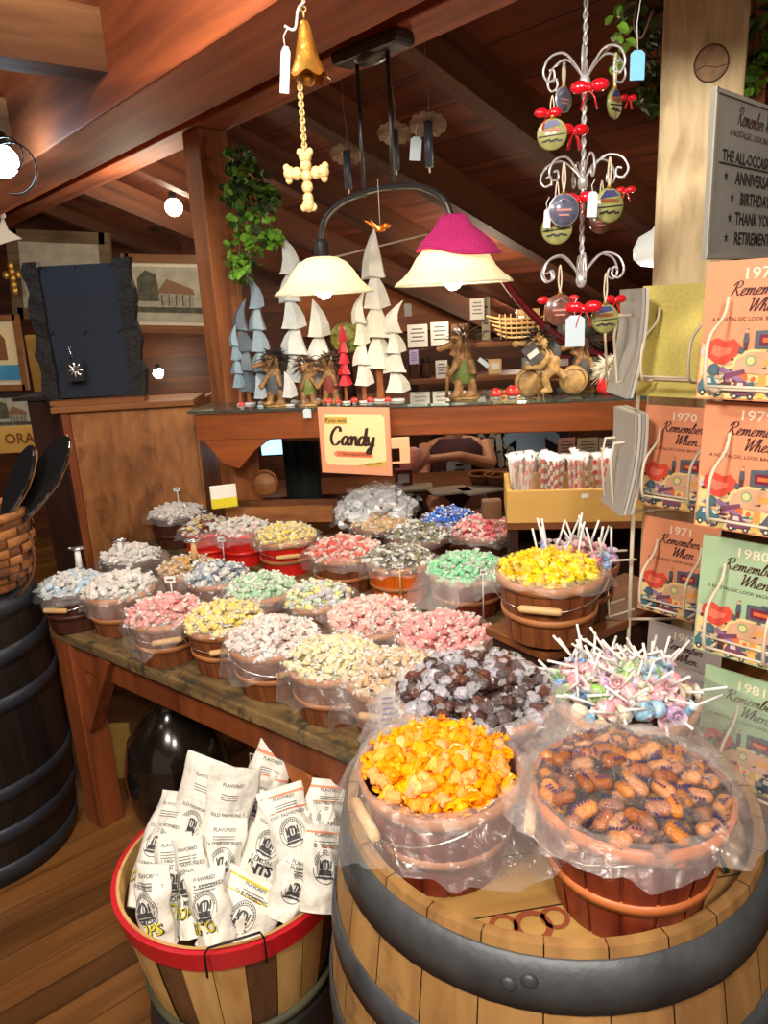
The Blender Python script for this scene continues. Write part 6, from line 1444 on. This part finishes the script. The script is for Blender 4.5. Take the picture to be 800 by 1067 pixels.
MB().tube([(-.07, 0, .12), (0, 0, .16), (.07, 0, .12)], .004, 6).build('hanger', M_iron, T)
for k, (px, w_) in enumerate(((590, 18), (612, 22), (632, 16))):
    stand_card(px, 466, w_, 20, 4.1, [mat('card pink', sr(196, 150, 140), .6), mat('card cream', sr(204, 190, 150), .6), M_cardw][k], ['pinkish', 'cream', 'white'][k]+' printed card behind the candy stick jars')

# ---------------------------------------------------------------- person reaching with a plate behind the shelf
pc_ = atY(476, 482, 4.25)
T = thing('person', (pc_.x, pc_.y, 0), 'person in dark maroon top with pale print, holding a pinkish plate behind the shelf', 'person')
M_skin = mat('skin', sr(196, 140, 110), .5); M_mar = mat('maroon top', sr(60, 26, 34), .8); M_print = mat('shirt print', sr(176, 186, 200), .7)
zz_ = pc_.z
fused('body', [((0, .12, .45), (0, .05, .62), .12, .13), ((0, .05, .62), (0, .10, zz_+.05), .14, .13), ((0, .10, zz_+.10), (.17, .08, .045)), ((0, .10, zz_+.12), (0, .08, zz_+.22), .05, .05), ((0, .07, zz_+.29), (.075, .09, .11)), ((0, -.02, zz_+.28), (.014, .02, .014)), ((.17, .08, zz_+.10), (.20, -.02, zz_-.02), .05, .042), ((.20, -.02, zz_-.02), (.0, -.16, zz_+.07), .042, .030), ((.0, -.16, zz_+.07), (-.14, -.20, zz_+.075), .030, .022), ((-.14, -.20, zz_+.075), (-.18, -.205, zz_+.07), .024, .022), ((-.18, -.205, zz_+.085), (-.235, -.21, zz_+.09), .009, .007), ((-.18, -.205, zz_+.070), (-.24, -.215, zz_+.07), .009, .007), ((-.18, -.205, zz_+.057), (-.235, -.215, zz_+.052), .009, .007), ((-.175, -.205, zz_+.048), (-.222, -.212, zz_+.036), .008, .006), ((-.165, -.205, zz_+.085), (-.195, -.22, zz_+.118), .009, .007),
 ((-.17, .08, zz_+.10), (-.20, .0, zz_-.06), .05, .042), ((-.20, .0, zz_-.06), (-.16, -.12, zz_-.12), .038, .028), ((-.09, .12, .46), (-.10, -.05, .44), .10, .08), ((.09, .12, .46), (.10, -.05, .44), .10, .08), ((-.10, -.05, .44), (-.10, .05, .06), .07, .05), ((.10, -.05, .44), (.10, .05, .06), .07, .05), ((-.10, 0, .035), (.045, .11, .035)), ((.10, 0, .035), (.045, .11, .035))], M_skin, T, .008)
mb = MB(); mb.tube([(0, .11, .44), (0, .05, .6), (0, .06, zz_-.02), (0, .09, zz_+.06), (0, .10, zz_+.13)], 0, 24, rad=[.15, .16, .165, .175, .10], cap=False); mb.build('top', M_mar, T)
MB().plate([(-.07, -.09), (.07, -.09), (.07, .06), (.03, .09), (-.03, .09), (-.07, .06)], .01, Matrix.Translation((0, -.115, zz_-.04))).build('shirt_print', M_print, T)
mb = MB().use(M_mar)
for k in range(4): mb.box((0, -.122, zz_-.08+k*.03), (.08-.012*k, .003, .012))
mb.build('print_lines', None, T)
MB().ell((0, .09, zz_+.32), (.09, .10, .11), 16, 10).build('hair', M_hair, T)
for e in (-1, 1): MB().ell((e*.028, -.018, zz_+.295), .009, 8, 6).build('eye', M_ink, T)
MB().tube([(-.022, -.022, zz_+.245), (0, -.027, zz_+.243), (.022, -.022, zz_+.245)], .005, 6).build('mouth', M_brick, T)
c = V((pc_.x-.27, pc_.y-.215, zz_+.07)); T = thing('pink_plate', c, 'pinkish round plate held by the bending person', 'plate')
MB().lathe([(.001, .004), (.05, .004), (.075, -.004), (.076, -.008), (.05, 0), (.001, 0)], 28, M=Matrix.Rotation(PI/2, 4, 'X')).build('plate', mat('pink plate', sr(206, 150, 150), .4, var=.3, vscale=30), T)
# stool carrying the seated person
T = thing('stool', (pc_.x, pc_.y+.12, 0), 'low stool under the bending person behind the counter', 'stool'); MB().lathe([(.0, .33), (.15, .33), (.15, .36), (.0, .36)], 24).build('seat', W_cnt, T)
for k in range(4): a = PI/4+k*PI/2; MB().tube([(math.cos(a)*.11, math.sin(a)*.11, .33), (math.cos(a)*.16, math.sin(a)*.16, 0)], .014, 8).build('leg', W_cnt, T)

# ---------------------------------------------------------------- jars of wrapped candy sticks in the tray
tO, tA, tL = TRAY; tM = Matrix.Translation(tO) @ Matrix.Rotation(tA, 4, 'Z')
M_jarg = plastic('jar glass', milky=.04, rough=.05, bscale=5, bump=.1)
STK = [mat('stick red', sr(204, 40, 44), .35), mat('stick pink', sr(226, 150, 150), .35), mat('stick white', sr(226, 220, 210), .35), mat('stick green', sr(90, 160, 90), .35), mat('stick brown', sr(140, 80, 60), .35)]
def stick_mesh(k):
    mb = MB(); m1, m2 = STK[k], STK[2]
    for i in range(8): mb.use(m1 if i % 2 else m2).tube([(0, 0, i*.013), (0, 0, (i+1)*.013)], .0042, 6, cap=False)
    mb.use(plastic('twist film', milky=.35)); mb.lathe([(.0045, .104), (.002, .110), (.011, .124)], 8, fn=lambda q, a, r, z: q*(1+.06*math.sin(4*a))); return mb.mesh('candy_stick')
SM = [stick_mesh(k) for k in range(5)]
rnd = random.Random(2)
nj = 5; jl_ = ['leftmost', 'second', 'middle', 'fourth', 'rightmost']; kinds = [[1, 2, 1], [0, 4], [0, 1, 4], [0, 1], [3, 2]]; jn = ['pale red striped', 'red and brown', 'mixed red', 'red and pink', 'green and white']
for j in range(nj):
    lx = .052+j*(tL-.10)/(nj-1); p_ = tM @ V((lx, .12, .012))
    T = thing('candy_jar', p_, jl_[j]+' clear jar of candy sticks in the yellow tray', 'jar', tA)
    MB().lathe([(.0, .0), (.036, .0), (.040, .006), (.040, .145), (.042, .150), (.038, .150), (.037, .008)], 24).build('glass_wall', M_jarg, T)
    for i in range(22):
        a = rnd.uniform(0, 6.28); r_ = .029*math.sqrt(rnd.random()); o = bpy.data.objects.new('candy_stick', SM[rnd.choice(kinds[j])]); C.objects.link(o)
        q = p_+V((r_*math.cos(a), r_*math.sin(a), .010+rnd.uniform(0, .022))); o.location = q; o.rotation_euler = (rnd.uniform(-.14, .14), rnd.uniform(-.14, .14), a); o.scale = (1, 1, 1.12)
        tag(o, jn[j]+' twist wrapped candy stick in the '+jl_[j]+' jar of the tray', 'candy stick', jn[j]+' candy sticks')
o = MB().box((0, 0, 0), (.020, .001, .012)).build('price_sticker', M_white, loc=tM @ V((tL*.5, -.0005, .075))); o.rotation_euler.z = tA; tag(o, 'tiny white price sticker on the yellow tray', 'sticker')

# ---------------------------------------------------------------- price tags on sticks and scoop handles in the baskets
def stick_tag(px, py, pyb, Yd, w_, h_, label, pin=False):
    c = atY(px, py, Yd); T = thing('price_sign', c, label, 'price sign'); zb_ = atY(px, pyb, Yd).z-c.z
    MB().box((0, 0, 0), (w_, .002, h_)).build('card', M_white, T); t_ = MB().use(M_gink); t_.box((0, -.0014, .0), (w_*.6, .0004, h_*.25)); t_.build('print_lines', None, T)
    MB().tube([(0, .003, h_*.2), (0, .003, zb_)], .0022 if not pin else .0035, 6).build('stick', M_white if not pin else W_grip, T)
def yz(px, py, z): return atZ(px, py, z).y
stick_tag(184, 510, 530, yz(184, 530, .84), .026, .016, 'little white price sign standing in the dark back left basket')
stick_tag(231, 562, 585, yz(231, 580, .75), .030, .018, 'white price sign clipped in front of the middle red basket')
stick_tag(177, 604, 626, yz(177, 622, .84), .030, .020, 'white price card lying above the pink taffy')
stick_tag(359, 576, 610, yz(359, 612, .72), .014, .014, 'small price sign on a stick in front of the wooden basket of red candy')
stick_tag(416, 590, 622, yz(416, 630, .72), .026, .014, 'price sign on a broad stick before the orange basket', True)
stick_tag(503, 596, 645, yz(503, 646, .75), .016, .018, 'small white price sign on a long stick before the mint basket')
def scoop(px, py, pyb, Yd, label, m_=M_white):
    c = atY(px, py, Yd); T = thing('candy_scoop', c, label, 'scoop'); zb_ = atY(px, pyb, Yd).z-c.z
    MB().lathe([(.0, .003), (.022, .003), (.026, -.001), (.022, -.005), (.0, -.006)], 20, fn=lambda q, a, r, z: V((q.x, q.y*.6, q.z))).build('handle_top', M_silver, T)
    MB().tube([(.003, 0, -.004), (0, 0, zb_)], .009, 10, rad=[.008, .011]).build('handle', m_, T)
    MB().ell((0, 0, zb_-.012), (.02, .018, .018), 12, 8).build('scoop_bowl', M_silver, T)
scoop(79, 571, 592, yz(79, 598, .84), 'silver topped white scoop handle in the leftmost basket')
scoop(123, 562, 576, yz(123, 580, .84), 'silver topped scoop handle in the basket against the cabinet')
scoop(200, 563, 584, yz(200, 592, .84), 'scoop handle with rounded top in the tan candy', W_grip)
stick_tag(617, 641, 641, 1.0, .001, .001, '') if False else None
# clothespin and folded print bag near the beige taffy
p_ = atY(404, 738, 1.335); T = thing('printed_bag', p_, 'small clear bag with blue lettering hanging on the beige taffy basket', 'bag')
MB().lathe([(.012, .045), (.02, .03), (.026, -.01), (.024, -.04), (.012, -.05)], 16, fn=lambda q, a, r, z: V((q.x, q.y*.4, q.z))).build('film_pouch', PLm, T)
t_ = MB().use(mat('blue print', sr(50, 60, 150), .5))
for k in range(6): t_.box((-.002+.003*math.sin(k), -.012, .03-k*.012), (.022, .0006, .004))
t_.build('lettering', None, T)
# yellow labelled packet and round lid at the back of the table
p_ = atY(233, 517, 2.66); T = thing('yellow_packet', p_, 'white packet with yellow base standing behind the red baskets', 'packet', .3)
MB().box((0, 0, 0), (.095, .012, .085)).build('packet_body', M_paper, T, bevel=.003); MB().box((0, -.007, -.024), (.094, .002, .036)).build('yellow_band', M_yel, T)
p_ = atY(276, 503, 2.85); T = thing('round_wooden_lid', p_, 'round wooden lid leaning behind the packet', 'lid'); MB().lathe([(.0, .004), (.050, .004), (.052, 0), (.050, -.004), (.0, -.004)], 32, M=Matrix.Rotation(PI/2.3, 4, 'X')).build('disc', W_sp, T); MB().tube(arc((0, -.006, 0), .046, 0, 2*PI, 28, 'xz'), .003, 6, closed=True).build('edge_ring', W_sp2, T)
p_ = atY(290, 528, 2.74); T = thing('low_wooden_crate', p_-V((0, 0, .03)), 'low brown wooden tray behind the yellow candy basket', 'crate', -.15)
MB().box((0, 0, 0), (.42, .02, .06)).build('front_board', W_sp, T); MB().box((0, .10, 0), (.42, .02, .06)).build('back_board', W_sp2, T); MB().box((0, .05, -.025), (.42, .10, .008)).build('bottom_board', W_sp2, T)
p_ = atY(512, 530, 2.25); o = MB().box((0, 0, 0), (.06, .04, .06)).build('brown_carton', MT['goods brown'], loc=p_, bevel=.003); tag(o, 'little brown carton behind the mint taffy', 'carton')
p_ = atY(320, 431, 2.58); strtag(320, 431, 2.60, .028, .034, M_wtag, 'small white tag hanging on the shelf edge left of the candy sign', 0, .012)
p_ = atY(386, 508, 2.4)
# strip of black velcro-like band at the shelf end and the green clips on the barrel
q_ = atZ(758, 912, BH-.03); o = MB().tube([(0, 0, .004), (-.012, .01, .03), (-.006, .0, .05)], .003, 6).build('green_twist_tie', mat('green tie', sr(20, 84, 56), .4), loc=q_); tag(o, 'dark green twist tie lying on the barrel head at the right', 'twist tie')
# dried flowers beside the lower booklets
c = atY(752, 778, 1.17); T = thing('dried_flowers', c, 'small green moss and dried flowers between the bags and the lowest booklet', 'plant')
rnd = random.Random(3); mb = MB()
for k in range(160): mb.use(M_leafd if k % 3 else M_leafm); leaf(mb, V((rnd.gauss(0, .014), rnd.gauss(0, .01), rnd.gauss(0, .014))), .012, rnd)
mb.build('moss', None, T)
